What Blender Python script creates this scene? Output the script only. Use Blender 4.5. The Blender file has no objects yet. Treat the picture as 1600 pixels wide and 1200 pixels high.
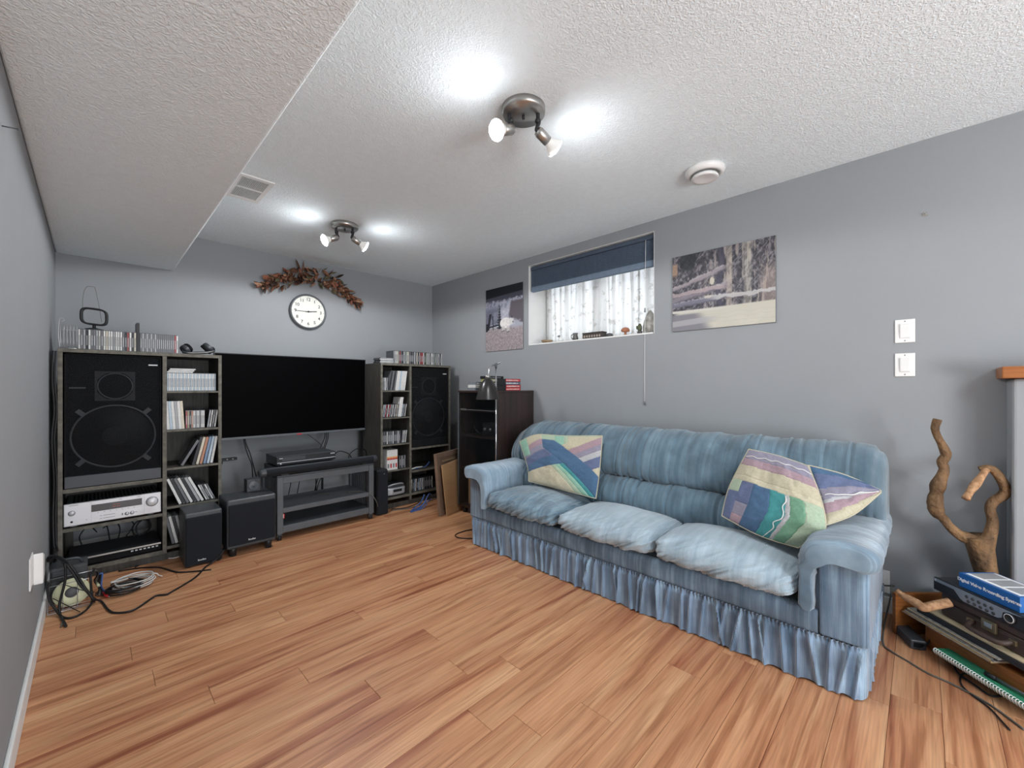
import bpy, bmesh, math, random
import numpy as np
from mathutils import Vector, Matrix, Quaternion
random.seed(7); NR = np.random.RandomState(11)
S = bpy.context.scene; COL = S.collection; PI = math.pi

# ------------------------------------------------------------------ camera, world, lights, exposure
CAM_H = 1.15; F_PX = 647.5; YAW = math.atan2(655.0, F_PX); HOR = 605.0
cd = bpy.data.cameras.new('camera'); cam = bpy.data.objects.new('camera', cd); COL.objects.link(cam)
cam.location = (0, 0, CAM_H); cam.rotation_euler = (PI / 2, 0, -YAW)
cd.sensor_width = 36; cd.lens = 36 * F_PX / 1600; cd.shift_y = (HOR - 600) / 1600; cd.clip_start = 0.02
S.camera = cam
S.view_settings.view_transform = 'Standard'; S.view_settings.look = 'None'
S.view_settings.gamma = 1; S.view_settings.use_curve_mapping = False
S.view_settings.exposure = 0.0
W = bpy.data.worlds.new('world'); S.world = W; W.use_nodes = True
W.node_tree.nodes['Background'].inputs[0].default_value = (0.92, 0.98, 1.06, 1)
W.node_tree.nodes['Background'].inputs[1].default_value = 2.0

def lamp(name, kind, loc, energy, color=(1, 1, 1), size=0.1, rot=None, spot=None):
    l = bpy.data.lights.new(name, kind); l.energy = energy; l.color = color
    if kind == 'AREA': l.shape = 'RECTANGLE'; l.size = size[0]; l.size_y = size[1]
    else: l.shadow_soft_size = size
    if spot: l.spot_size = spot; l.spot_blend = 0.12
    o = bpy.data.objects.new(name, l); COL.objects.link(o); o.location = loc
    if rot: o.rotation_euler = rot
    return o
lamp('daylight_window', 'AREA', (3.6, 1.99, 2.1), 5, (0.93, 0.97, 1.0), (1.6, 1.0), (0, math.radians(80), 0))
lamp('ceiling_lamp_behind_camera', 'POINT', (0.5, -1.55, 2.22), 21, (0.95, 0.98, 1.0), 0.06)
lamp('added_fill_behind_camera', 'POINT', (0.4, -2.5, 0.8), 240, (0.95, 0.98, 1.0), 0.5)  # unseen soft fill, added to lift the ceiling, bulkhead and furniture fronts
lamp('ceiling_lamp_front', 'SPOT', (1.31, 1.22, 2.12), 32, (0.96, 0.98, 1.0), 0.09, spot=math.radians(178))
lamp('ceiling_lamp_back', 'SPOT', (1.32, 3.03, 2.12), 46, (0.96, 0.98, 1.0), 0.09, spot=math.radians(178))
BULB = 110.0

# ------------------------------------------------------------------ helpers
def lin(c):
    return tuple((x / 255 / 12.92 if x / 255 <= 0.04045 else ((x / 255 + 0.055) / 1.055) ** 2.4) for x in c)

_c, _s = math.cos(YAW), math.sin(YAW)
FWD = Vector((_s, _c, 0)); RGT = Vector((_c, -_s, 0)); UP = Vector((0, 0, 1))
def at(px, py, X=None, Y=None, Z=None):
    """the room point seen at a spot of the photograph, on a given plane"""
    d = FWD + RGT * ((px - 800) / F_PX) + UP * ((HOR - py) / F_PX)
    t = X / d.x if X is not None else (Y / d.y if Y is not None else (Z - CAM_H) / d.z)
    return Vector((0, 0, CAM_H)) + d * t

def mat(name, rgb, rough=0.5, metal=0.0, spec=0.5, var=0.12, vscale=8.0, stretch=(1, 1, 1), bump=None, sheen=0,
        coat=0, emit=None, estr=0, rgb2=None, detail=4.0, alpha=1.0):
    m = bpy.data.materials.new(name); m.use_nodes = True
    nt = m.node_tree; N = nt.nodes; Lk = nt.links; b = N['Principled BSDF']
    c = lin(rgb); c2 = lin(rgb2) if rgb2 else tuple(x * (1 - var) for x in c)
    c1 = c if rgb2 else tuple(min(1, x * (1 + var)) for x in c)
    tc = N.new('ShaderNodeTexCoord'); mp = N.new('ShaderNodeMapping'); mp.inputs['Scale'].default_value = stretch
    Lk.new(tc.outputs['Object'], mp.inputs['Vector'])
    nz = N.new('ShaderNodeTexNoise'); nz.inputs['Scale'].default_value = vscale; nz.inputs['Detail'].default_value = detail
    Lk.new(mp.outputs['Vector'], nz.inputs['Vector'])
    rp = N.new('ShaderNodeValToRGB'); rp.color_ramp.elements[0].position = 0.3; rp.color_ramp.elements[1].position = 0.7
    rp.color_ramp.elements[0].color = (*c2, 1); rp.color_ramp.elements[1].color = (*c1, 1)
    Lk.new(nz.outputs['Fac'], rp.inputs['Fac']); Lk.new(rp.outputs['Color'], b.inputs['Base Color'])
    b.inputs['Roughness'].default_value = rough; b.inputs['Metallic'].default_value = metal
    b.inputs['Specular IOR Level'].default_value = spec
    if sheen:
        b.inputs['Sheen Weight'].default_value = sheen; b.inputs['Sheen Roughness'].default_value = 0.45
    if coat: b.inputs['Coat Weight'].default_value = coat
    if alpha < 1: b.inputs['Alpha'].default_value = alpha
    if emit:
        b.inputs['Emission Color'].default_value = (*lin(emit), 1); b.inputs['Emission Strength'].default_value = estr
    if bump:
        bn = N.new('ShaderNodeTexNoise'); bn.inputs['Scale'].default_value = bump[0]; bn.inputs['Detail'].default_value = 3
        Lk.new(tc.outputs['Object'], bn.inputs['Vector'])
        bp = N.new('ShaderNodeBump'); bp.inputs['Strength'].default_value = bump[1]; bp.inputs['Distance'].default_value = bump[2]
        Lk.new(bn.outputs['Fac'], bp.inputs['Height']); Lk.new(bp.outputs['Normal'], b.inputs['Normal'])
    return m

def ribbed(name, rgb, rgb2, axis, freq=1250.0, sheen=0.5, streak=(60, 3), third=None, soft=0.35):
    """corduroy velour: fine ribs that vary along one axis, streaky colour"""
    m = mat(name, rgb, 0.85, 0, 0.15, sheen=sheen)
    nt = m.node_tree; N = nt.nodes; Lk = nt.links; b = N['Principled BSDF']
    tc = [n for n in N if n.type == 'TEX_COORD'][0]
    sep = N.new('ShaderNodeSeparateXYZ'); Lk.new(tc.outputs['Object'], sep.inputs[0])
    mul = N.new('ShaderNodeMath'); mul.operation = 'MULTIPLY'; mul.inputs[1].default_value = freq
    Lk.new(sep.outputs['XYZ'.index(axis)], mul.inputs[0])
    sn = N.new('ShaderNodeMath'); sn.operation = 'SINE'; Lk.new(mul.outputs[0], sn.inputs[0])
    mp = N.new('ShaderNodeMapping')
    mp.inputs['Scale'].default_value = [streak[0] if a == axis else streak[1] for a in 'XYZ']
    Lk.new(tc.outputs['Object'], mp.inputs['Vector'])
    n1 = N.new('ShaderNodeTexNoise'); n1.inputs['Scale'].default_value = 1; n1.inputs['Detail'].default_value = 5
    Lk.new(mp.outputs[0], n1.inputs['Vector'])
    r1 = N.new('ShaderNodeValToRGB'); e = r1.color_ramp.elements
    e[0].position = 0.34; e[1].position = 0.66; e[0].color = (*lin(rgb2), 1); e[1].color = (*lin(rgb), 1)
    if third:
        k = e.new(0.5); k.color = (*lin(third), 1)
    Lk.new(n1.outputs['Fac'], r1.inputs['Fac'])
    n2 = N.new('ShaderNodeTexNoise'); n2.inputs['Scale'].default_value = 7; n2.inputs['Detail'].default_value = 4
    Lk.new(tc.outputs['Object'], n2.inputs['Vector'])
    hs = N.new('ShaderNodeMix'); hs.data_type = 'RGBA'; hs.blend_type = 'MULTIPLY'
    r2 = N.new('ShaderNodeValToRGB'); q = r2.color_ramp.elements
    q[0].position = 0.35; q[1].position = 0.65; q[0].color = (1 - soft, 1 - soft, 1 - soft, 1); q[1].color = (1.08, 1.08, 1.08, 1)
    Lk.new(n2.outputs['Fac'], r2.inputs['Fac'])
    hs.inputs[0].default_value = 1.0
    Lk.new(r1.outputs['Color'], hs.inputs[6]); Lk.new(r2.outputs['Color'], hs.inputs[7])
    Lk.new(hs.outputs[2], b.inputs['Base Color'])
    bp = N.new('ShaderNodeBump'); bp.inputs['Strength'].default_value = 0.35; bp.inputs['Distance'].default_value = 0.002
    Lk.new(sn.outputs[0], bp.inputs['Height']); Lk.new(bp.outputs['Normal'], b.inputs['Normal'])
    return m

def floor_mat():
    m = bpy.data.materials.new('laminate_oak'); m.use_nodes = True
    nt = m.node_tree; N = nt.nodes; Lk = nt.links; b = N['Principled BSDF']
    tc = N.new('ShaderNodeTexCoord'); oi = N.new('ShaderNodeObjectInfo')
    cmb = N.new('ShaderNodeCombineXYZ')
    m1 = N.new('ShaderNodeMath'); m1.operation = 'MULTIPLY'; m1.inputs[1].default_value = 37.0
    Lk.new(oi.outputs['Random'], m1.inputs[0])
    for i in range(3): Lk.new(m1.outputs[0], cmb.inputs[i])
    add = N.new('ShaderNodeVectorMath'); add.operation = 'ADD'
    Lk.new(tc.outputs['Object'], add.inputs[0]); Lk.new(cmb.outputs[0], add.inputs[1])
    def noise(sc, scale, det, dist=0.0):
        mp = N.new('ShaderNodeMapping'); mp.inputs['Scale'].default_value = sc; Lk.new(add.outputs[0], mp.inputs['Vector'])
        n = N.new('ShaderNodeTexNoise'); n.inputs['Scale'].default_value = scale; n.inputs['Detail'].default_value = det
        n.inputs['Distortion'].default_value = dist; Lk.new(mp.outputs[0], n.inputs['Vector']); return n
    big = noise((1.1, 15, 1), 1.0, 2.0, 0.6); fine = noise((5, 170, 1), 1.0, 4.0); mid = noise((2.2, 40, 1), 1.0, 4.0, 0.8)
    r = N.new('ShaderNodeValToRGB'); e = r.color_ramp.elements
    e[0].position = 0.30; e[0].color = (*lin((158, 98, 70)), 1)
    e[1].position = 0.72; e[1].color = (*lin((208, 163, 124)), 1)
    k = e.new(0.40); k.color = (*lin((188, 134, 98)), 1)
    k = e.new(0.55); k.color = (*lin((201, 150, 112)), 1)
    Lk.new(big.outputs['Fac'], r.inputs['Fac'])
    r2 = N.new('ShaderNodeValToRGB'); e = r2.color_ramp.elements
    e[0].position = 0.34; e[0].color = (0.64, 0.52, 0.44, 1); e[1].position = 0.52; e[1].color = (1.03, 1.02, 1.0, 1)
    Lk.new(mid.outputs['Fac'], r2.inputs['Fac'])
    r3 = N.new('ShaderNodeValToRGB'); e = r3.color_ramp.elements
    e[0].position = 0.32; e[0].color = (0.82, 0.79, 0.76, 1); e[1].position = 0.66; e[1].color = (1.08, 1.07, 1.06, 1)
    Lk.new(fine.outputs['Fac'], r3.inputs['Fac'])
    def mulc(a, bb, f=1.0):
        x = N.new('ShaderNodeMix'); x.data_type = 'RGBA'; x.blend_type = 'MULTIPLY'; x.inputs[0].default_value = f
        Lk.new(a, x.inputs[6]); Lk.new(bb, x.inputs[7]); return x.outputs[2]
    r4 = N.new('ShaderNodeValToRGB'); e = r4.color_ramp.elements
    e[0].color = (0.92, 0.90, 0.89, 1); e[1].color = (1.03, 1.03, 1.03, 1); Lk.new(oi.outputs['Random'], r4.inputs['Fac'])
    out = mulc(mulc(mulc(r.outputs['Color'], r2.outputs['Color'], 0.8), r3.outputs['Color']), r4.outputs['Color'])
    Lk.new(out, b.inputs['Base Color']); b.inputs['Roughness'].default_value = 0.42
    b.inputs['Specular IOR Level'].default_value = 0.4
    bp = N.new('ShaderNodeBump'); bp.inputs['Strength'].default_value = 0.08; bp.inputs['Distance'].default_value = 0.002
    Lk.new(fine.outputs['Fac'], bp.inputs['Height']); Lk.new(bp.outputs['Normal'], b.inputs['Normal'])
    return m

def ceiling_mat():
    m = mat('stippled_ceiling', (236, 246, 250), 0.95, 0, 0.1, 0.02, 30)
    nt = m.node_tree; N = nt.nodes; Lk = nt.links; b = N['Principled BSDF']
    tc = [n for n in N if n.type == 'TEX_COORD'][0]
    n1 = N.new('ShaderNodeTexNoise'); n1.inputs['Scale'].default_value = 75; n1.inputs['Detail'].default_value = 2.5
    n1.inputs['Distortion'].default_value = 1.2
    Lk.new(tc.outputs['Object'], n1.inputs['Vector'])
    r = N.new('ShaderNodeValToRGB'); r.color_ramp.elements[0].position = 0.42; r.color_ramp.elements[1].position = 0.62
    Lk.new(n1.outputs['Fac'], r.inputs['Fac'])
    bp = N.new('ShaderNodeBump'); bp.inputs['Strength'].default_value = 0.42; bp.inputs['Distance'].default_value = 0.005
    Lk.new(r.outputs['Color'], bp.inputs['Height']); Lk.new(bp.outputs['Normal'], b.inputs['Normal'])
    return m

FR = {}
class MB:
    def __init__(s): s.v = []; s.f = []; s.m = []; s.sm = []
    def add(s, vs, fs, mi=0, smooth=False):
        o = len(s.v); s.v += [tuple(v) for v in vs]
        for k, f in enumerate(fs):
            s.f.append(tuple(i + o for i in f)); s.m.append(mi[k] if isinstance(mi, (list, tuple)) else mi); s.sm.append(smooth)
        return s
    def box(s, x0, x1, y0, y1, z0, z1, mi=0, front=None):
        vs = [(x0, y0, z0), (x1, y0, z0), (x1, y1, z0), (x0, y1, z0), (x0, y0, z1), (x1, y0, z1), (x1, y1, z1), (x0, y1, z1)]
        fs = [(0, 3, 2, 1), (4, 5, 6, 7), (0, 1, 5, 4), (1, 2, 6, 5), (2, 3, 7, 6), (3, 0, 4, 7)]
        return s.add(vs, fs, [mi, mi, front if front is not None else mi, mi, mi, mi])
    def obox(s, c, size, M=None, mi=0):
        h = [x / 2 for x in size]; M = M or Matrix.Identity(3)
        vs = [Vector(c) + M @ Vector((a * h[0], b_ * h[1], d * h[2])) for d in (-1, 1) for a, b_ in ((-1, -1), (1, -1), (1, 1), (-1, 1))]
        return s.add(vs, [(0, 3, 2, 1), (4, 5, 6, 7), (0, 1, 5, 4), (1, 2, 6, 5), (2, 3, 7, 6), (3, 0, 4, 7)], mi)
    def lathe(s, prof, c=(0, 0, 0), axis=(0, 0, 1), n=24, mi=0, smooth=True, cap=True):
        q = Vector((0, 0, 1)).rotation_difference(Vector(axis).normalized()); c = Vector(c); vs = []; fs = []
        for r, z in prof:
            for k in range(n):
                a = 2 * PI * k / n; vs.append(c + q @ Vector((r * math.cos(a), r * math.sin(a), z)))
        for i in range(len(prof) - 1):
            for k in range(n):
                k2 = (k + 1) % n; fs.append((i * n + k, i * n + k2, (i + 1) * n + k2, (i + 1) * n + k))
        if cap:
            if prof[0][0] > 1e-6: fs.append(tuple(reversed(range(n))))
            if prof[-1][0] > 1e-6: fs.append(tuple((len(prof) - 1) * n + k for k in range(n)))
        return s.add(vs, fs, mi, smooth)
    def cyl(s, p0, p1, r0, r1=None, n=16, mi=0, smooth=True):
        p0 = Vector(p0); p1 = Vector(p1); d = p1 - p0
        return s.lathe([(r0, 0), (r0 if r1 is None else r1, d.length)], p0, d, n, mi, smooth)
    def tube(s, pts, r, n=6, closed=False, mi=0):
        P = [Vector(p) for p in pts]; L = len(P); rs = r if isinstance(r, (list, tuple)) else [r] * L
        vs = []; fs = []; u = None
        for i in range(L):
            a = P[(i - 1) % L] if (closed or i > 0) else P[i]; b_ = P[(i + 1) % L] if (closed or i < L - 1) else P[i]
            t = (b_ - a).normalized() if (b_ - a).length > 1e-9 else Vector((0, 0, 1))
            if u is None:
                u = t.orthogonal().normalized()
            else:
                u = (u - t * u.dot(t)); u = u.normalized() if u.length > 1e-6 else t.orthogonal().normalized()
            w = t.cross(u)
            for k in range(n):
                an = 2 * PI * k / n; vs.append(P[i] + (u * math.cos(an) + w * math.sin(an)) * rs[i])
        for i in range(L if closed else L - 1):
            j = (i + 1) % L
            for k in range(n):
                k2 = (k + 1) % n; fs.append((i * n + k, i * n + k2, j * n + k2, j * n + k))
        if not closed:
            fs.append(tuple(reversed(range(n)))); fs.append(tuple((L - 1) * n + k for k in range(n)))
        return s.add(vs, fs, mi, True)
    def grid(s, P, mi=0, smooth=True, cu=False, cv=False):
        nu = len(P); nv = len(P[0]); vs = [p for row in P for p in row]; fs = []
        for i in range(nu if cu else nu - 1):
            for j in range(nv if cv else nv - 1):
                i2 = (i + 1) % nu; j2 = (j + 1) % nv
                fs.append((i * nv + j, i2 * nv + j, i2 * nv + j2, i * nv + j2))
        return s.add(vs, fs, mi, smooth)
    def prism(s, poly, d0, d1, fn, mi=0):
        """poly of 2-D points, pushed from d0 to d1; fn(a, b, d) gives the room point"""
        n = len(poly); vs = [fn(a, b_, d0) for a, b_ in poly] + [fn(a, b_, d1) for a, b_ in poly]
        fs = [tuple(reversed(range(n))), tuple(range(n, 2 * n))] + [(i, (i + 1) % n, n + (i + 1) % n, n + i) for i in range(n)]
        return s.add(vs, fs, mi)
    def build(s, name, mats, parent=None, loc=None, bevel=0, seg=2, solid=0, sub=0, world=True, fix=True):
        me = bpy.data.meshes.new(name); v = s.v
        if parent is not None and world:
            M = FR[parent.name].inverted(); v = [M @ Vector(p) for p in v]
        elif loc is not None and world:
            l = Vector(loc); v = [Vector(p) - l for p in v]
        me.from_pydata([tuple(p) for p in v], [], s.f)
        for m_ in (mats if isinstance(mats, (list, tuple)) else [mats]): me.materials.append(m_)
        me.polygons.foreach_set('material_index', s.m); me.polygons.foreach_set('use_smooth', s.sm)
        if fix:
            bm = bmesh.new(); bm.from_mesh(me); bmesh.ops.recalc_face_normals(bm, faces=bm.faces); bm.to_mesh(me); bm.free()
        me.update()
        o = bpy.data.objects.new(name, me); COL.objects.link(o)
        if parent is not None: o.parent = parent; FR[o.name] = FR[parent.name]
        else:
            if loc is not None: o.location = loc
            FR[o.name] = Matrix.Translation(loc or (0, 0, 0))
        if bevel:
            b = o.modifiers.new('b', 'BEVEL'); b.width = bevel; b.segments = seg; b.limit_method = 'ANGLE'; b.angle_limit = math.radians(35)
        if solid:
            b = o.modifiers.new('s', 'SOLIDIFY'); b.thickness = solid; b.offset = 0
        if sub:
            b = o.modifiers.new('u', 'SUBSURF'); b.levels = sub; b.render_levels = sub
        return o

def thing(name, label, cat, loc=(0, 0, 0), rotz=0, group=None):
    o = bpy.data.objects.new(name, None); COL.objects.link(o); o.empty_display_size = 0.05
    o.location = loc; o.rotation_euler = (0, 0, rotz)
    FR[o.name] = Matrix.Translation(loc) @ Matrix.Rotation(rotz, 4, 'Z')
    o['label'] = label; o['category'] = cat
    if group: o['group'] = group
    return o
def tag(o, label, cat, group=None):
    o['label'] = label; o['category'] = cat
    if group: o['group'] = group
    return o
def struct(o): o['kind'] = 'structure'; return o
def smooth_pts(pts, k=6, closed=False):
    P = [Vector(p) for p in pts]; n = len(P); out = []
    rng = range(n) if closed else range(n - 1)
    for i in rng:
        p0 = P[(i - 1) % n] if (closed or i > 0) else P[0]; p1 = P[i]; p2 = P[(i + 1) % n]
        p3 = P[(i + 2) % n] if (closed or i < n - 2) else P[-1]
        for j in range(k):
            t = j / k
            out.append(0.5 * ((2 * p1) + (p2 - p0) * t + (2 * p0 - 5 * p1 + 4 * p2 - p3) * t * t + (3 * p1 - p0 - 3 * p2 + p3) * t ** 3))
    if not closed: out.append(P[-1])
    return out
def cable(name, pts, r, m, label=None, parent=None, k=6, cat='cable', group=None):
    P = smooth_pts(pts, k); mb = MB(); mb.tube(P, r, 6)
    o = mb.build(name, m, parent=parent, loc=None if parent else P[0])
    if label: tag(o, label, cat, group)
    return o
def text(name, body, size, m, parent, origin, xdir, ydir, align='CENTER', ext=0.0004, bold=0.0):
    c = bpy.data.curves.new(name, 'FONT'); c.body = body; c.size = size; c.align_x = align; c.align_y = 'CENTER'
    c.extrude = ext; c.offset = bold; c.materials.append(m)
    o = bpy.data.objects.new(name, c); COL.objects.link(o)
    x = Vector(xdir).normalized(); y = Vector(ydir).normalized(); z = x.cross(y)
    M = Matrix(((x.x, y.x, z.x), (x.y, y.y, z.y), (x.z, y.z, z.z))).to_4x4(); M.translation = Vector(origin)
    o.parent = parent; L = FR[parent.name].inverted() @ M
    o.location = L.to_translation(); o.rotation_euler = L.to_euler()
    dg = bpy.context.evaluated_depsgraph_get(); me = bpy.data.meshes.new_from_object(o.evaluated_get(dg)); me.name = name
    m_ = bpy.data.objects.new(name, me); COL.objects.link(m_); m_.parent = parent; m_.location = o.location; m_.rotation_euler = o.rotation_euler
    bpy.data.objects.remove(o); m_.name = name
    return m_

# value noise for prints and cloth
class VN:
    def __init__(s, seed): s.t = np.random.RandomState(seed).rand(256, 256)
    def __call__(s, x, y, oct=4):
        out = 0; amp = 0.5; tot = 0
        for _ in range(oct):
            xi = np.floor(x).astype(int); yi = np.floor(y).astype(int); fx = x - xi; fy = y - yi
            fx = fx * fx * (3 - 2 * fx); fy = fy * fy * (3 - 2 * fy)
            g = lambda a, b: s.t[a % 256, b % 256]
            v = (g(xi, yi) * (1 - fx) + g(xi + 1, yi) * fx) * (1 - fy) + (g(xi, yi + 1) * (1 - fx) + g(xi + 1, yi + 1) * fx) * fy
            out = out + v * amp; tot += amp; amp *= 0.5; x = x * 2.03 + 17; y = y * 2.03 + 5
        return out / tot

# ------------------------------------------------------------------ materials
M = {}
M['wall'] = mat('wall_paint', (147, 150, 153), 0.75, 0, 0.25, 0.02, 3, bump=(160, 0.12, 0.002))
M['ceiling'] = ceiling_mat()
M['white'] = mat('white_paint', (228, 228, 226), 0.45, 0, 0.4, 0.03, 6)
M['plastic_white'] = mat('white_plastic', (232, 232, 230), 0.35, 0, 0.5, 0.02, 12)
M['floor'] = floor_mat()
M['subfloor'] = mat('floor_joint', (90, 62, 46), 0.8, 0, 0.2)
M['oak'] = mat('oak_cap', (170, 108, 60), 0.4, 0, 0.4, rgb2=(136, 80, 42), vscale=3, stretch=(30, 1, 30))
M['unit'] = mat('black_ash_veneer', (74, 72, 67), 0.55, 0, 0.35, rgb2=(50, 48, 45), vscale=2, stretch=(40, 40, 3))
M['unit_edge'] = mat('worn_edge_band', (116, 113, 103), 0.6, 0, 0.3, rgb2=(84, 82, 75), vscale=6, stretch=(6, 6, 6))
M['black'] = mat('black_plastic', (34, 35, 38), 0.45, 0, 0.4, 0.15, 10)
M['black_matte'] = mat('black_matte', (24, 25, 27), 0.85, 0, 0.15, 0.15, 20)
M['black_satin'] = mat('black_satin_vinyl', (58, 62, 66), 0.42, 0, 0.5, 0.1, 10)
M['cloth_black'] = mat('speaker_cloth', (37, 39, 43), 0.95, 0, 0.1, 0.12, 300)
M['screen'] = mat('tv_screen', (2, 2, 3), 0.5, 0, 0.03, 0.1, 5)
M['dark_metal'] = mat('dark_grey_metal', (88, 92, 96), 0.45, 0.1, 0.5, 0.1, 12)
M['dark_metal2'] = mat('charcoal_shelf', (70, 74, 78), 0.5, 0.1, 0.4, 0.12, 8)
M['silver'] = mat('silver_face', (205, 205, 208), 0.38, 0.25, 0.5, 0.04, 5, stretch=(1, 1, 60))
M['nickel'] = mat('brushed_nickel', (176, 174, 170), 0.33, 0.9, 0.5, 0.06, 8, stretch=(1, 1, 40))
M['chrome'] = mat('chrome', (210, 210, 212), 0.15, 1.0, 0.5, 0.03, 8)
M['grey_mark'] = mat('grey_print', (120, 122, 126), 0.6, 0, 0.3)
M['light_mark'] = mat('light_print', (200, 202, 205), 0.5, 0, 0.3)
M['red_mark'] = mat('red_print', (190, 40, 46), 0.5, 0, 0.3)
M['bulb'] = mat('lit_bulb_glass', (255, 255, 250), 0.4, 0, 0.3, emit=(250, 252, 255), estr=BULB)
M['bulb_side'] = mat('bulb_reflector', (222, 222, 220), 0.4, 0.1, 0.5, emit=(255, 250, 242), estr=0.25)
M['cable_black'] = mat('black_cable', (26, 26, 28), 0.5, 0, 0.4)
M['cable_grey'] = mat('grey_cable', (92, 90, 84), 0.5, 0, 0.4)
M['cable_white'] = mat('white_cable', (205, 205, 202), 0.45, 0, 0.4)
M['cable_blue'] = mat('blue_cable', (62, 92, 150), 0.45, 0, 0.4)
M['wire'] = mat('bare_wire', (188, 188, 190), 0.3, 0.6, 0.5)
M['case'] = mat('clear_jewel_case', (60, 62, 66), 0.25, 0, 0.5, 0.2, 30)
M['leather'] = mat('dark_brown_leather', (66, 52, 46), 0.5, 0, 0.45, 0.2, 25, bump=(220, 0.2, 0.001))
M['cardboard'] = mat('cardboard', (190, 152, 112), 0.85, 0, 0.15, 0.06, 5, stretch=(1, 1, 20))
M['brown_frame'] = mat('brown_frame', (122, 100, 84), 0.6, 0, 0.3, 0.12, 8)

# ------------------------------------------------------------------ room
XL, XR, YB, ZC, YN = -0.178, 2.85, 4.16, 2.356, -2.6
fl = struct(MB().box(XL - .1, XR + .1, YN, YB + .1, -0.12, -0.008).build('floor', M['subfloor']))
PW = 0.134; y = 1.155 - PW * 29; rows = {19: .515}
joints = {2.495: .515, 2.227: .669, 2.093: .17, 1.959: .943, 1.825: .312, 1.691: .592, 1.423: .75, 1.155: 1.223, 1.021: .939, .619: 1.685}
rp = random.Random(3); plank_mesh = {}
while y < YB:
    y0 = max(y, YN); y1 = min(y + PW, YB)
    if y1 - y0 > 0.01 and y1 > YN:
        j = next((v for k, v in joints.items() if abs(k - y) < 0.02), rp.uniform(0, 1.2)); x = j - 1.215 * 3
        while x < XR:
            x0 = max(x, XL); x1 = min(x + 1.215, XR)
            if x1 - x0 > 0.01:
                w = x1 - x0 - .0010; d = y1 - y0 - .0010; key = (round(w, 3), round(d, 3))
                if key not in plank_mesh:
                    b = .0009; mb = MB()
                    vs = [(0, 0, -.01), (w, 0, -.01), (w, d, -.01), (0, d, -.01), (0, 0, -b), (w, 0, -b), (w, d, -b), (0, d, -b),
                          (b, b, 0), (w - b, b, 0), (w - b, d - b, 0), (b, d - b, 0)]
                    fs = [(0, 1, 5, 4), (1, 2, 6, 5), (2, 3, 7, 6), (3, 0, 4, 7), (4, 5, 9, 8), (5, 6, 10, 9), (6, 7, 11, 10), (7, 4, 8, 11), (8, 9, 10, 11)]
                    mb.add(vs, fs); o = mb.build('plank', M['floor'], parent=fl, world=False, fix=False); plank_mesh[key] = o.data
                else:
                    o = bpy.data.objects.new('plank', plank_mesh[key]); COL.objects.link(o); o.parent = fl
                o.location = (x0 + .0005, y0 + .0005, 0)
            x += 1.215
    y += PW

struct(MB().box(XL - .1, XR + .4, YN, YB + .1, ZC, ZC + .1).build('ceiling', M['ceiling']))
struct(MB().box(XL, 0.446, YN, YB, 2.057, ZC + .02).build('ceiling_bulkhead', M['ceiling'], bevel=.012, seg=3))
struct(MB().box(XL - .12, XL, YN, YB + .1, -.1, ZC + .05).build('wall_left', M['wall']))
struct(MB().box(XL - .1, XR + .3, YB, YB + .12, -.1, ZC + .05).build('wall_back', M['wall']))
WY0, WY1, WZ0, WZ1 = 1.373, 2.600, 1.537, 2.277; XO = 3.16
wr = MB()
wr.box(XR, XO, YN, WY0, -.1, ZC + .05); wr.box(XR, XO, WY1, YB + .1, -.1, ZC + .05)
wr.box(XR, XO, WY0, WY1, -.1, WZ0); wr.box(XR, XO, WY0, WY1, WZ1, ZC + .05)
struct(wr.build('wall_right', M['wall']))
# half wall with wood cap along the right side
PX, PY = 2.68, -0.267
struct(MB().box(PX, XR, YN, PY, -.05, 1.185).build('wall_half', M['wall'], bevel=.012, seg=3))
struct(MB().box(PX - .03, XR, YN, PY + .03, 1.187, 1.236).build('trim_1', M['oak'], bevel=.004))
for n, bx in (('baseboard_left', (XL, XL + .012, YN, YB, 0, .085)), ('baseboard_back', (XL, XR, YB - .012, YB, 0, .085)),
              ('baseboard_right', (XR - .012, XR, PY, YB, 0, .085)), ('baseboard_half', (PX - .012, PX, YN, PY - .002, 0, .085))):
    mb = MB().box(*bx); x0, x1, y0, y1, z0, z1 = bx
    struct(mb.build(n, M['white'], bevel=.004))

# window: lining, frame, sash, panes
wn = struct(MB().box(XR - .001, XO, WY0, WY0 + .003, WZ0, WZ1).box(XR - .001, XO, WY1 - .003, WY1, WZ0, WZ1)
            .box(XR - .001, XO, WY0 + .003, WY1 - .003, WZ1 - .003, WZ1).build('window_1', M['white']))
MB().box(XR - .004, XO, WY0 + .01, WY1 - .01, WZ0, WZ0 + .012).build('sill', M['white'], parent=wn, bevel=.002)
fr = MB(); a0, a1, b0, b1 = WY0 + .01, WY1 - .01, WZ0 + .012, WZ1 - .01
for bx in ((a0, a0 + .05, b0, b1), (a1 - .05, a1, b0, b1), (a0, a1, b0, b0 + .05), (a0, a1, b1 - .05, b1)):
    fr.box(3.095, 3.155, *bx)
fr.build('frame', M['plastic_white'], parent=wn, bevel=.003)
ym = (a0 + a1) / 2
MB().box(3.10, 3.15, ym - .03, ym + .03, b0 + .05, b1 - .05).build('mullion', M['plastic_white'], parent=wn, bevel=.003)
gm = bpy.data.materials.new('window_glass'); gm.use_nodes = True; nt = gm.node_tree
gb = nt.nodes['Principled BSDF']; gb.inputs['Base Color'].default_value = (.97, .99, 1, 1); gb.inputs['Roughness'].default_value = 0.02
gb.inputs['Transmission Weight'].default_value = 1.0; gb.inputs['IOR'].default_value = 1.05
M['glass'] = gm
for q0, q1 in ((a0 + .05, ym - .03), (ym + .03, a1 - .05)):
    MB().box(3.122, 3.126, q0, q1, b0 + .05, b1 - .05).build('pane', M['glass'], parent=wn)

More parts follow.
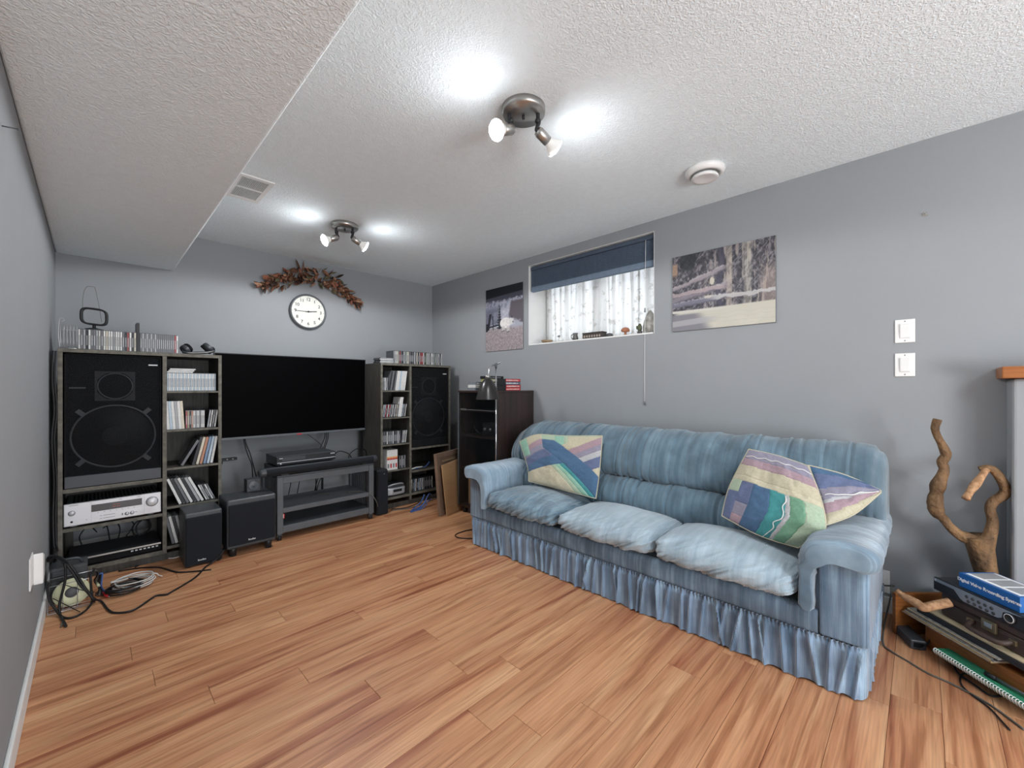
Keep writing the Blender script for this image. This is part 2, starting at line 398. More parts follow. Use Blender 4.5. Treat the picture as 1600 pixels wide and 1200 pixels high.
# ------------------------------------------------------------------ curtain, blind and things on the sill
def lace_mat():
    m = bpy.data.materials.new('lace_sheer'); m.use_nodes = True; nt = m.node_tree; N = nt.nodes; Lk = nt.links
    N.remove(N['Principled BSDF']); out = N['Material Output']
    tr = N.new('ShaderNodeBsdfTranslucent'); df = N.new('ShaderNodeBsdfDiffuse'); tp = N.new('ShaderNodeBsdfTransparent')
    tc = N.new('ShaderNodeTexCoord'); vo = N.new('ShaderNodeTexVoronoi'); vo.inputs['Scale'].default_value = 16; vo.feature = 'SMOOTH_F1'
    Lk.new(tc.outputs['Object'], vo.inputs['Vector'])
    nz = N.new('ShaderNodeTexNoise'); nz.inputs['Scale'].default_value = 60; nz.inputs['Detail'].default_value = 3
    Lk.new(tc.outputs['Object'], nz.inputs['Vector'])
    ml = N.new('ShaderNodeMath'); ml.operation = 'ADD'; Lk.new(vo.outputs['Distance'], ml.inputs[0]); Lk.new(nz.outputs['Fac'], ml.inputs[1])
    r = N.new('ShaderNodeValToRGB'); e = r.color_ramp.elements
    e[0].position = 0.60; e[0].color = (.60, .59, .56, 1); e[1].position = 0.80; e[1].color = (.84, .84, .83, 1)
    Lk.new(ml.outputs[0], r.inputs['Fac'])
    Lk.new(r.outputs['Color'], tr.inputs['Color']); Lk.new(r.outputs['Color'], df.inputs['Color'])
    a = N.new('ShaderNodeMixShader'); a.inputs[0].default_value = 0.40; Lk.new(df.outputs[0], a.inputs[1]); Lk.new(tr.outputs[0], a.inputs[2])
    b = N.new('ShaderNodeMixShader'); b.inputs[0].default_value = 0.05; Lk.new(a.outputs[0], b.inputs[1]); Lk.new(tp.outputs[0], b.inputs[2])
    Lk.new(b.outputs[0], out.inputs['Surface']); return m
M['lace'] = lace_mat()
cu = thing('lace_curtain', 'white sheer lace curtain hanging in the window behind the sill ornaments', 'curtain', (3.06, 1.985, 1.55))
vn = VN(5); P = []
ys = np.linspace(WY0 + .02, WY1 - .02, 260); fold = vn(ys * 14, ys * 0 + 3, 3)
for i, yy in enumerate(ys):
    row = []
    for k in range(14):
        z = 1.552 + (2.235 - 1.552) * k / 13
        row.append((3.06 + (fold[i] - .5) * .075 * (1.1 - .6 * k / 13) + .006 * math.sin(yy * 90 + k * .3), yy, z + (0.008 * math.sin(yy * 70) if k == 0 else 0)))
    P.append(row)
MB().grid(P).build('sheer_cloth', M['lace'], parent=cu, fix=False)
rk = random.Random(8); y = WY0 + .03
while y < WY1 - .06:
    w = rk.uniform(.012, .055); P = []
    for i in range(9):
        yy = y + w * i / 8; P.append([(3.076 + .010 * math.sin(i * .8) + .004 * math.sin(k * .5), yy + rk.uniform(-.001, .001) + .012 * math.sin(y * 31) * k / 13, 1.552 + (2.235 - 1.552) * k / 13) for k in range(14)])
    MB().grid(P).build('gathered_fold', M['lace'], parent=cu, fix=False); y += w + rk.uniform(.012, .06)
MB().cyl((3.06, WY0 + .011, 2.24), (3.06, WY1 - .011, 2.24), .008, n=10).build('rod', M['plastic_white'], parent=cu)

M['shade'] = mat('blue_grey_pleated_shade', (118, 134, 152), 0.85, 0, 0.15, 0.08, 12, stretch=(1, 6, 1))
M['shade_rail'] = mat('shade_rail', (70, 82, 98), 0.5, 0, 0.4)
bl = thing('window_blind', 'blue grey pleated blind half lowered in the basement window', 'blind', (2.885, 1.985, 2.03))
MB().box(2.866, 2.91, WY0 + .013, WY1 - .013, 2.232, 2.264).build('head_rail', M['shade_rail'], parent=bl, bevel=.003)
P = []; npl = 17; zt, zb = 2.231, 2.078
for s_ in range(npl * 2 + 1):
    k_ = s_ // 2; st = (zb - zt) / npl; z = zt + st * (k_ + (.72 if s_ % 2 else 0)); x = 2.8665 if s_ % 2 else 2.878
    z = max(zb, z)
    P.append([(x, WY0 + .016, z), (x, WY1 - .016, z)])
for s_ in range(npl * 2, -1, -1):
    z = zt + (zb - zt) * s_ / (npl * 2); x = 2.904 - (0.0115 if s_ % 2 else 0)
    P.append([(x, WY0 + .016, z), (x, WY1 - .016, z)])
MB().grid(P, smooth=False).build('pleated_fabric', M['shade'], parent=bl)
MB().box(2.868, 2.906, WY0 + .014, WY1 - .014, 2.034, 2.08).build('bottom_rail', M['shade'], parent=bl, bevel=.006)
cable('pull_cord', [(2.862, 1.445, 2.235), (2.855, 1.444, 2.0), (2.848, 1.443, 1.7), (2.843, 1.443, 1.4), (2.843, 1.444, 1.04)], .0016, M['white'], parent=bl, k=3)
MB().cyl((2.846, 1.4435, 1.70), (2.846, 1.4435, 1.73), .006, .004).build('cord_tassel', M['grey_mark'], parent=bl)
MB().cyl((2.8425, 1.444, 1.022), (2.8425, 1.444, 1.045), .007, .004).build('cord_tassel', M['grey_mark'], parent=bl)

SZ = WZ0 + .0125
def sill(name, label, cat, x, y): return thing(name, label, cat, (x, y, SZ))
M['wood_dish'] = mat('wooden_dish', (150, 128, 100), .6); M['pewter'] = mat('pewter', (92, 90, 88), .4, .6)
M['rock'] = mat('grey_rock', (186, 184, 178), .9, 0, .2, rgb2=(120, 118, 112), vscale=28, bump=(60, .5, .006))
M['mush'] = mat('orange_brown_wood', (188, 132, 104), .6, 0, .3, rgb2=(150, 96, 70), vscale=18)
M['cactus'] = mat('cactus_green', (98, 104, 76), .8, rgb2=(62, 66, 48), vscale=40)
M['box_dark'] = mat('carved_dark_wood', (58, 50, 46), .6); M['box_light'] = mat('carved_inlay', (168, 152, 138), .6)
t = sill('shallow_dish', 'shallow wooden dish at the far end of the window sill', 'dish', 2.90, 2.42)
MB().lathe([(.03, 0), (.048, .012), (.055, .026), (.050, .026), (.040, .012), (0, .010)], (2.90, 2.42, SZ), n=24).build('bowl', M['wood_dish'], parent=t)
t = sill('porcelain_bird', 'tiny white porcelain bird between wooden dish and pewter jug', 'figurine', 2.90, 2.262)
MB().lathe([(.0, 0), (.018, .002), (.026, .018), (.020, .034), (.006, .046), (0, .048)], (2.90, 2.262, SZ), n=16).build('body', M['plastic_white'], parent=t)
MB().lathe([(0, 0), (.009, .004), (.012, .012), (.008, .02), (0, .023)], (2.893, 2.277, SZ + .038), n=12).cyl((2.888, 2.287, SZ + .05), (2.884, 2.297, SZ + .048), .003, .0005, 6).build('head', M['grey_mark'], parent=t)
t = sill('pewter_jug', 'small dark pewter jug on the window sill', 'jug', 2.90, 2.105)
MB().lathe([(.020, 0), (.026, .015), (.020, .036), (.018, .05), (.024, .062), (.021, .062), (.015, .05), (0, .045)], (2.90, 2.105, SZ), n=18).build('body', M['pewter'], parent=t)
MB().tube(smooth_pts([(2.895, 2.124, SZ + .052), (2.893, 2.142, SZ + .048), (2.893, 2.142, SZ + .025), (2.897, 2.128, SZ + .015)], 5), .0035, 6).build('handle', M['pewter'], parent=t)
t = sill('carved_box', 'dark rectangular trinket box with pale carved pattern on sill', 'box', 2.915, 1.925)
MB().box(2.882, 2.95, 1.83, 2.02, SZ, SZ + .042).build('body', M['box_dark'], parent=t, bevel=.002)
MB().box(2.880, 2.952, 1.828, 2.022, SZ + .043, SZ + .053).build('lid', M['box_dark'], parent=t, bevel=.002)
mb = MB()
for k in range(7):
    yy = 1.852 + k * .0245
    mb.prism([(-.009, 0), (0, -.011), (.009, 0), (0, .011)], 2.880, 2.882, lambda a, b, d, yy=yy: (d, yy + a, SZ + .021 + b))
mb.build('inlay', M['box_light'], parent=t)
t = sill('dark_pebble', 'small dark rounded pebble beside the carved box', 'pebble', 2.90, 1.772)
MB().lathe([(.012, 0), (.026, .006), (.030, .016), (.022, .028), (0, .033)], (2.90, 1.772, SZ), n=14).build('stone', M['pewter'], parent=t)
t = sill('wooden_mushroom', 'orange brown wooden mushroom on the window sill', 'ornament', 2.90, 1.632)
MB().lathe([(.012, 0), (.010, .015), (.009, .032), (0, .034)], (2.90, 1.632, SZ), n=12).build('stem', M['mush'], parent=t)
MB().lathe([(.006, .026), (.030, .03), (.034, .042), (.024, .058), (0, .066)], (2.90, 1.632, SZ), n=18).build('cap', M['mush'], parent=t)
t = sill('potted_cactus', 'small green cactus figure next to the grey rock', 'cactus', 2.90, 1.512)
MB().lathe([(.016, 0), (.021, .02), (.019, .022), (0, .022)], (2.90, 1.512, SZ), n=14).build('pot', M['pewter'], parent=t)
mb = MB(); pr = [(.012, .02), (.017, .04), (.015, .062), (.007, .078), (0, .081)]
mb.lathe(pr, (2.90, 1.512, SZ), n=12); mb.tube(smooth_pts([(2.9, 1.522, SZ + .04), (2.9, 1.534, SZ + .045), (2.9, 1.535, SZ + .064)], 4), .006, 8)
mb.build('plant', M['cactus'], parent=t)
t = sill('standing_rock', 'pointed speckled grey rock standing at near end of sill', 'rock', 2.905, 1.432)
prof = [(.020, 0), (.050, .010), (.055, .05), (.046, .095), (.028, .140), (.010, .168), (0, .172)]
rv = []; mb = MB(); mb.lathe(prof, (0, 0, 0), n=18); v2 = VN(9)
mb.v = [(2.905 + x * .62 * (1 + .3 * (float(v2(np.array([y * 40 + 9]), np.array([z * 30]))[0]) - .5)), 1.432 + y * (1 + .35 * (float(v2(np.array([x * 40 + 3]), np.array([z * 25 + 7]))[0]) - .5)), SZ + z) for x, y, z in mb.v]
mb.build('stone', M['rock'], parent=t)

# ------------------------------------------------------------------ ceiling things
E_ = RGT.copy()
def light_fixture(cx, cy, label, yawdir):
    t = thing('ceiling_light', label, 'ceiling light', (cx, cy, ZC), 0, 'twin spot ceiling lights')
    e = yawdir; f = Vector((-e.y, e.x, 0))   # e to the lamp's right as seen from the room, f away from the viewer
    c = Vector((cx, cy, ZC))
    MB().lathe([(.094, 0), (.094, -.022), (.088, -.030), (0, -.031)], c, n=40).build('canopy', M['nickel'], parent=t)
    MB().cyl(c + Vector((0, 0, -.031)), c + Vector((0, 0, -.046)), .006, n=12).build('finial', M['black'], parent=t)
    for sgn, jp, hd, hl in ((-1, c - e * .046 - f * .012 + Vector((0, 0, -.098)), (-e * .62 - f * .62 + Vector((0, 0, -.42))), 0),
                            (1, c + e * .058 - f * .012 + Vector((0, 0, -.102)), (e * .70 + f * .42 + Vector((0, 0, -.42))), 1)):
        hd = hd.normalized(); top = c + e * (.062 * sgn) - f * .01 + Vector((0, 0, -.03))
        mb = MB(); mb.tube(smooth_pts([top, top + Vector((0, 0, -.022)), (top + jp) / 2 + e * .006 * sgn, jp + Vector((0, 0, .012))], 4), .0085, 10)
        mb.lathe([(0, -.012), (.010, -.008), (.013, 0), (.010, .008), (0, .012)], (top + jp) / 2 + Vector((0, 0, .004)), axis=e, n=12)
        mb.tube(smooth_pts([jp + Vector((0, 0, .012)), jp + Vector((0, 0, -.002)) - hd * .004, jp + hd * .004], 3), .008, 8)
        mb.build('stem', M['black'], parent=t)
        MB().lathe([(0, 0), (.018, .002), (.0225, .012), (.0225, .064), (.019, .066)], jp, axis=hd, n=20).build('lamp_holder', M['nickel'], parent=t)
        mb = MB(); b0 = jp + hd * .062
        mb.lathe([(.018, 0), (.020, .012), (.036, .036), (.041, .044)], b0, axis=hd, n=24, mi=0, cap=False)
        mb.lathe([(.041, .044), (.036, .051), (.022, .056), (0, .058)], b0, axis=hd, n=24, mi=1)
        mb.build('bulb', [M['bulb_side'], M['bulb']], parent=t)
    return t
light_fixture(1.31, 1.225, 'large twin spot ceiling light with lit bulbs nearest the camera', RGT)
light_fixture(1.315, 3.045, 'twin spot ceiling light with lit bulbs above the wall clock', RGT)

t = thing('ceiling_diffuser', 'round white air diffuser on the ceiling near window wall', 'vent', (2.385, .855, ZC))
c = Vector((2.385, .855, ZC))
MB().lathe([(.100, 0), (.102, -.012), (.092, -.030), (.078, -.034), (.076, -.010), (.0, -.008)], c, n=40).build('outer_ring', M['plastic_white'], parent=t)
MB().lathe([(.0, -.030), (.062, -.032), (.070, -.046), (.066, -.054), (.050, -.050), (0, -.049)], c, n=40).build('center_disc', M['plastic_white'], parent=t)
MB().cyl(c + Vector((0, 0, -.008)), c + Vector((0, 0, -.032)), .012).build('spindle', M['plastic_white'], parent=t)

t = thing('ceiling_register', 'white slatted air register on ceiling beside the bulkhead', 'vent', (.667, 2.9, ZC))
gx0, gx1, gy0, gy1 = .575, .757, 2.715, 3.085
mb = MB()
for bx in ((gx0, gx1, gy0, gy0 + .03), (gx0, gx1, gy1 - .03, gy1), (gx0, gx0 + .022, gy0 + .03, gy1 - .03), (gx1 - .022, gx1, gy0 + .03, gy1 - .03)):
    mb.box(*bx, ZC - .008, ZC)
ymid = (gy0 + gy1) / 2; mb.box(gx0 + .022, gx1 - .022, ymid - .006, ymid + .006, ZC - .007, ZC)
mb.build('frame', M['plastic_white'], parent=t)
MB().box(gx0 + .022, gx1 - .022, gy0 + .03, gy1 - .03, ZC - .0012, ZC - .0002).build('duct_back', M['black_matte'], parent=t)
for half in ((gy0 + .03, ymid - .006), (ymid + .006, gy1 - .03)):
    for k in range(16):
        x = gx0 + .0255 + k * .0087
        MB().add([(x, half[0], ZC - .0015), (x + .0032, half[0], ZC - .007), (x + .0032, half[1], ZC - .007), (x, half[1], ZC - .0015),
                  (x + .0012, half[0], ZC - .0015), (x + .0044, half[0], ZC - .007), (x + .0044, half[1], ZC - .007), (x + .0012, half[1], ZC - .0015)],
                 [(0, 1, 2, 3), (7, 6, 5, 4), (0, 4, 5, 1), (1, 5, 6, 2), (2, 6, 7, 3), (3, 7, 4, 0)]).build('slat', M['plastic_white'], parent=t)

# ------------------------------------------------------------------ clock and dried swag on the back wall
t = thing('wall_clock', 'round white office clock with grey rim on the back wall', 'clock', (1.436, YB, 1.865))
M['clock_rim'] = mat('clock_rim', (84, 88, 92), .4); M['clock_face'] = mat('clock_face', (222, 222, 214), .6, 0, .3, .01)
M['ink'] = mat('black_ink', (40, 40, 42), .6)
cc = Vector((1.436, YB, 1.865)); ax = (0, -1, 0)
MB().lathe([(.150, .0), (.164, .006), (.166, .030), (.158, .042), (.150, .040), (.148, .030)], cc, axis=ax, n=64, cap=False).build('rim', M['clock_rim'], parent=t)
MB().lathe([(.149, .0), (.149, .026), (0, .026)], cc, axis=ax, n=64, smooth=False).build('face', M['clock_face'], parent=t)
for k in range(1, 13):
    a = math.radians(90 - 30 * k)
    text('numeral', str(k), .040, M['ink'], t, cc + Vector((math.cos(a) * .114, -.0266, math.sin(a) * .114)), (1, 0, 0), (0, 0, 1), bold=.0006)
for k in range(12):
    a = math.radians(30 * k); u = Vector((math.cos(a), 0, math.sin(a)))
    MB().obox(cc + u * .140 + Vector((0, -.027, 0)), (.007, .001, .003), Matrix.Rotation(-a, 3, 'Y')).build('hour_mark', M['ink'], parent=t)
for nm, deg, ln, w, dy in (('hour_hand', 82.5, .078, .0075, .0295), ('minute_hand', 269, .112, .0055, .0315)):
    a = math.radians(90 - deg); u = Vector((math.cos(a), 0, math.sin(a)))
    MB().obox(cc + u * (ln / 2 - .012) + Vector((0, -dy, 0)), (ln + .024, .001, w), Matrix.Rotation(-a, 3, 'Y')).build(nm, M['ink'], parent=t)
MB().lathe([(.008, .026), (.008, .034), (0, .034)], cc, axis=ax, n=16).build('hub', M['ink'], parent=t)

sw = thing('dried_flower_swag', 'arched swag of dried brown flowers and leaves above clock', 'swag', (1.47, YB, 2.0))
leafm = [mat('dry_leaf_%s' % n, c, .8, 0, .2, rgb2=c2, vscale=60) for n, c, c2 in
         (('tan', (186, 148, 122), (140, 100, 78)), ('brown', (134, 92, 70), (88, 58, 44)), ('dark', (74, 54, 46), (46, 36, 32)), ('green', (120, 112, 88), (80, 78, 60)), ('rose', (176, 120, 96), (130, 80, 64)))]
def leaf_mesh(length, width, curl):
    mb = MB(); P = []
    for i in range(6):
        u = i / 5; w = width * math.sin(PI * min(1, u * .92 + .06)) ** .8 * (1 - .25 * u)
        P.append([(u * length, -w * .5, curl * u * u), (u * length, 0, curl * u * u + w * .18), (u * length, w * .5, curl * u * u)])
    return mb.grid(P)
def place(mb, pos, d, roll):
    d = Vector(d).normalized(); q = Vector((1, 0, 0)).rotation_difference(d) @ Quaternion((1, 0, 0), roll)
    mb.v = [Vector(pos) + q @ Vector(p) for p in mb.v]; return mb
spine = [(1.045, 2.03), (1.14, 2.09), (1.26, 2.15), (1.37, 2.195), (1.48, 2.205), (1.59, 2.195), (1.69, 2.15), (1.79, 2.075), (1.87, 2.02), (1.915, 1.995)]
SP = smooth_pts([(x, YB - .03, z) for x, z in spine], 8); rg = random.Random(5)
def half(u): return .014 + .072 * max(0, math.sin(PI * min(1, max(0, (u - .02) / .90)))) ** 1.0
n_l = 250
for k in range(n_l):
    u = ((k * .618034) % 1.0) * .96 + .02; i = int(u * (len(SP) - 2)); p = SP[i]; tn = (SP[i + 1] - SP[i]).normalized(); nn = Vector((-tn.z, 0, tn.x))
    off = rg.uniform(-1, 1) * half(u); pos = p + nn * off + Vector((0, -rg.uniform(0, .035), 0))
    side = 1 if u > .5 else -1; d = tn * side * rg.uniform(.3, 1) + nn * rg.uniform(-.8, .8) + Vector((0, -rg.uniform(.05, .5), 0))
    ln = rg.uniform(.042, .085); place(leaf_mesh(ln, ln * rg.uniform(.42, .7), rg.uniform(-.015, .015)), pos, d, rg.uniform(-1, 1)).build('leaf', leafm[rg.choice([0, 0, 1, 1, 1, 2, 2, 3, 4, 4])], parent=sw, solid=.0008)
for (x, z), d in (((1.10, 2.08), (-.75, -.1, -.5)), ((1.16, 2.08), (-.5, -.1, -.75)), ((1.08, 2.07), (-.9, -.1, -.3)), ((1.38, 2.23), (.15, -.2, .9)), ((1.36, 2.24), (-.3, -.2, .8)), ((1.6, 2.22), (.55, -.2, .6)), ((1.64, 2.21), (.8, -.2, .3)), ((1.84, 2.04), (.7, -.1, -.5)), ((1.86, 2.03), (.85, -.1, -.35))):
    place(leaf_mesh(.105, .04, .012), (x, YB - .035, z), d, rg.uniform(-.5, .5)).build('leaf', leafm[rg.choice([0, 1, 4])], parent=sw, solid=.0008)
for k in range(26):
    u = rg.uniform(.12, .8); i = int(u * (len(SP) - 2)); p = SP[i] + Vector((rg.uniform(-.02, .02), -.045, rg.uniform(-.6, .6) * half(u)))
    r = rg.uniform(.009, .017)
    MB().lathe([(0, -r), (r * .7, -r * .7), (r, 0), (r * .7, r * .7), (0, r)], p, axis=(rg.random(), -1, rg.random()), n=8).build('seed_pod', leafm[rg.choice([2, 4, 0, 1])], parent=sw)
for x, z in ((1.255, 2.195), (1.63, 2.105)):
    mb = MB()
    for k in range(6):
        a = k * PI / 3; q = place(leaf_mesh(.02, .014, .004), (x, YB - .062, z), (math.cos(a), -.25, math.sin(a)), 0); mb.add(q.v, q.f, 0, True)
    mb.build('flower', M['plastic_white'], parent=sw, solid=.0006)
for k in range(40):
    u = rg.uniform(.05, .95); i = int(u * (len(SP) - 2)); p = SP[i] + Vector((0, -.02, rg.uniform(-.3, 1) * half(u)))
    d = Vector((rg.uniform(-1, 1), -.2, rg.uniform(-.2, 1))).normalized()
    MB().tube([p, p + d * rg.uniform(.03, .06)], [.0016, .0006], 4).build('twig', leafm[rg.choice([2, 3])], parent=sw)
# ------------------------------------------------------------------ the two shelving units
YF, YK = 3.57, 3.93
UM = [M['unit'], M['unit_edge']]
def bx_part(nm, b, m, parent, bevel=.0012, front=None):
    return MB().box(*b, 0, front).build(nm, m, parent=parent, bevel=bevel)
def unit(label, x0, x1, dv0, dv1, spk, cdc, spk_sh, cd_sh, opening):
    t = thing('shelving_unit', label, 'shelving unit', ((x0 + x1) / 2, (YF + YK) / 2, 0), 0, 'speaker shelving units')
    for a, b in ((x0, x0 + .020), (x1 - .020, x1)): bx_part('side_panel', (a, b, YF, YK, 0, 1.356), UM, t, front=1)
    bx_part('top_panel', (x0, x1, YF - .002, YK, 1.356, 1.378), UM, t, front=1)
    bx_part('divider', (dv0, dv1, YF, YK - .006, .045, 1.356), UM, t, front=1)
    for z, th in spk_sh: bx_part('shelf', (spk[0], spk[1], YF + .002, YK - .006, z - th, z), UM, t, front=1)
    for z, th in cd_sh: bx_part('shelf', (cdc[0], cdc[1], YF + .002, YK - .006, z - th, z), UM, t, front=1)
    bx_part('kick_plate', (x0 + .02, x1 - .02, YF + .012, YF + .03, 0, .045), UM, t)
    # back panels: one per column, the speaker column open at the bottom for the leads
    bx_part('back_panel', (cdc[0], cdc[1], YK - .006, YK, .045, 1.356), UM, t)
    z0, z1 = opening; mb = MB(); a, b = spk
    mb.box(a, b, YK - .006, YK, z1, 1.356); mb.box(a, b, YK - .006, YK, .045, z0)
    mb.box(a, a + .035, YK - .006, YK, z0, z1); mb.box(b - .04, b, YK - .006, YK, z0, z1)
    mb.build('back_panel', UM, parent=t)
    return t
LU = unit('black ash shelving unit holding the silver receiver and huge speaker', -.144, .650, .324, .346, (-.124, .324), (.346, .630),
          [(.548, .023), (.316, .020), (.071, .026)], [(1.123, .012), (.865, .015), (.610, .015), (.352, .016), (.090, .020)], (.10, .285))
RU = unit('black ash shelving unit in the corner next to glass door cabinet', 1.879, 2.678, 2.183, 2.206, (2.206, 2.658), (1.899, 2.183),
          [(.551, .020), (.327, .020), (.110, .024)], [(1.118, .012), (.863, .013), (.607, .013), (.362, .014), (.106, .022)], (.14, .28))

def grille_mat():
    m = bpy.data.materials.new('sheer_grille_cloth'); m.use_nodes = True; nt = m.node_tree; N = nt.nodes; Lk = nt.links
    b = N['Principled BSDF']; b.inputs['Roughness'].default_value = .95; b.inputs['Specular IOR Level'].default_value = .1
    tc = N.new('ShaderNodeTexCoord'); nz = N.new('ShaderNodeTexNoise'); nz.inputs['Scale'].default_value = 5
    Lk.new(tc.outputs['Object'], nz.inputs['Vector']); r = N.new('ShaderNodeValToRGB')
    r.color_ramp.elements[0].color = (.011, .012, .0135, 1); r.color_ramp.elements[1].color = (.017, .018, .020, 1)
    Lk.new(nz.outputs['Fac'], r.inputs['Fac']); Lk.new(r.outputs['Color'], b.inputs['Base Color'])
    b.inputs['Alpha'].default_value = .55; return m
M['grille'] = grille_mat()
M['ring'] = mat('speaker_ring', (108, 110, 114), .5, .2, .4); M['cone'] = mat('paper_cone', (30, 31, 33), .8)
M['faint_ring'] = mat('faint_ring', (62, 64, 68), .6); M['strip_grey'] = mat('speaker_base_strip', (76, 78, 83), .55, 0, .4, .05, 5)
def big_speaker(label, x0, x1, z0, z1, faint):
    t = thing('floor_speaker', label, 'speaker', ((x0 + x1) / 2, YF + .15, z0), 0, 'big cloth fronted speakers')
    cx = (x0 + x1) / 2; bf = YF + .040
    MB().box(x0, x1, bf, YK - .02, z0, z1).build('cabinet', M['black_matte'], parent=t, bevel=.003)
    wz, hz = z0 + .295, z0 + .608
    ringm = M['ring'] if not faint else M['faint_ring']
    def ring(c, r, w, nm):
        return MB().lathe([(r - w, 0), (r - w, .007), (r, .007), (r, 0)], c, axis=(0, -1, 0), n=56, cap=False).build(nm, ringm, parent=t)
    ring((cx - .002, bf, wz), .197, .010, 'woofer_ring')
    MB().lathe([(.185, -.001), (.16, -.003), (.07, -.004), (.06, -.001), (.04, .004), (0, .006)], (cx - .002, bf - .004, wz), axis=(0, -1, 0), n=40).build('woofer_cone', M['cone'], parent=t)
    for a in (45, 135, 225, 315):
        u = Vector((math.cos(math.radians(a)), 0, math.sin(math.radians(a))))
        mb = MB().obox(Vector((cx - .002, bf - .004, wz)) + u * .212, (.045, .008, .026), Matrix.Rotation(-math.radians(a), 3, 'Y'))
        mb.build('mounting_lug', ringm, parent=t, bevel=.002)
    if not faint or True:
        q = .092
        mb = MB()
        for b in ((cx - q, cx + q, hz + .080, hz + q), (cx - q, cx + q, hz - q, hz - .080), (cx - q, cx - .08, hz - .08, hz + .08), (cx + .08, cx + q, hz - .08, hz + .08)):
            mb.box(b[0], b[1], bf - .006, bf, b[2], b[3])
        for sx in (-1, 1):
            for sz in (-1, 1):
                mb.prism([(cx + sx * .085, hz + sz * .085), (cx + sx * .085, hz + sz * .032), (cx + sx * .062, hz + sz * .062), (cx + sx * .032, hz + sz * .085)], bf - .005, bf, lambda a, b, d: (a, d, b))
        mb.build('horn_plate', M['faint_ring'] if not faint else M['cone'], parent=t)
        ring((cx, bf, hz), .082, .006, 'horn_ring')
    MB().box(cx - .20, cx - .13, bf - .003, bf, hz - .015, hz - .007).build('level_plate', ringm, parent=t)
    MB().add([(x0, YF + .012, z0 + .072), (x1, YF + .012, z0 + .072), (x1, YF + .012, z1), (x0, YF + .012, z1)], [(0, 1, 2, 3)]).build('grille_cloth', M['grille'], parent=t)
    fr = MB()
    for b in ((x0, x0 + .006, z0 + .072, z1), (x1 - .006, x1, z0 + .072, z1), (x0, x1, z1 - .006, z1)): fr.box(b[0], b[1], YF + .011, YF + .035, b[2], b[3])
    fr.build('grille_frame', M['black_matte'], parent=t)
    MB().box(x0, x1, YF + .008, YF + .036, z0 + .001, z0 + .070).build('base_strip', M['strip_grey'] if not faint else M['black_matte'], parent=t, bevel=.003)
    MB().box(x1 - .063, x1 - .018, YF + .009, YF + .012, z1 - .060, z1 - .052).build('badge', M['light_mark'], parent=t)
    return t
big_speaker('large cloth fronted speaker showing woofer ring above silver receiver', -.118, .318, .549, 1.350, False)
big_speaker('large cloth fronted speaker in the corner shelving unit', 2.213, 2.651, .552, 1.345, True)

# ------------------------------------------------------------------ receiver and disc player in the first unit
t = thing('av_receiver', 'silver stereo receiver with big volume knob on the unit shelf', 'receiver', (.098, 3.72, .316))
MB().box(-.112, .312, YF + .022, 3.90, .326, .452).build('chassis', M['black_satin'], parent=t, bevel=.003)
MB().box(-.121, .317, YF + .004, YF + .024, .327, .458).build('front_panel', M['silver'], parent=t, bevel=.004)
fy = YF + .004
mb = MB()
for k in range(22):
    x = -.085 + k * .0175; mb.box(x, x + .009, YF + .06, 3.86, .4522, .4535)
mb.build('vent_slots', M['black_matte'], parent=t)
M['display'] = mat('smoked_display', (58, 58, 60), .2, 0, .5, .1, 4)
MB().box(-.006, .223, fy - .002, fy, .394, .436).build('display_window', M['display'], parent=t, bevel=.001)
M['red_led'] = mat('display_digits', (150, 62, 50), .5, emit=(235, 80, 60), estr=.12)
mb = MB()
for k in range(9):
    if k != 4: mb.box(.085 + k * .0042, .0872 + k * .0042, fy - .0026, fy - .002, .406, .411); mb.box(.088 + k * .0035, .090 + k * .0035, fy - .0026, fy - .002, .420, .424)
mb.build('display_digits', M['red_led'], parent=t)
MB().lathe([(.030, 0), (.030, .004), (.026, .005), (.0255, .018), (.022, .021), (0, .021)], (.272, fy, .405), axis=(0, -1, 0), n=36).build('volume_knob', M['silver'], parent=t)
MB().lathe([(.026, 0), (.031, 0), (.031, .0045), (.026, .0045)], (.272, fy, .405), axis=(0, -1, 0), n=36, cap=False).build('knob_ring', M['grey_mark'], parent=t)
for x, z, r, nm in ((-.088, .403, .0125, 'power_button'), (.152, .352, .0075, 'selector_knob'), (.176, .352, .0075, 'selector_knob')):
    o = MB().lathe([(r + .003, 0), (r + .003, .002), (r, .002), (r, .007), (0, .007)], (x, fy, z), axis=(0, -1, 0), n=20)
    o.m = [1 if i < 40 else 0 for i in range(len(o.m))]; o.build(nm, [M['silver'], M['grey_mark']], parent=t)
MB().lathe([(.006, 0), (.006, .001), (0, .001)], (-.088, fy, .352), axis=(0, -1, 0), n=14).build('headphone_socket', M['black'], parent=t)
MB().box(.128, .134, fy - .003, fy, .347, .359).build('tone_button', M['grey_mark'], parent=t)
mb = MB()
for x0, x1, z in ((.03, .04, .362), (.045, .098, .362), (.03, .04, .345), (.045, .098, .345), (-.10, -.06, .447), (-.03, -.024, .352), (.19, .20, .352), (.115, .13, .447), (.20, .215, .447)):
    mb.box(x0, x1, fy - .0006, fy, z, z + .0028)
for k in range(7): mb.box(.02 + k * .027, .026 + k * .027, fy - .0006, fy, .383, .386)
mb.build('panel_print', M['grey_mark'], parent=t)
mb = MB(); mb.box(-.0065, -.006, fy - .0008, fy, .33, .456); mb.box(.2335, .234, fy - .0008, fy, .33, .456); mb.build('panel_seam', M['grey_mark'], parent=t)
for x in (-.08, .27): MB().lathe([(.016, -.010), (.018, 0)], (x, YF + .05, .3265), n=18).build('foot', M['silver'], parent=t)

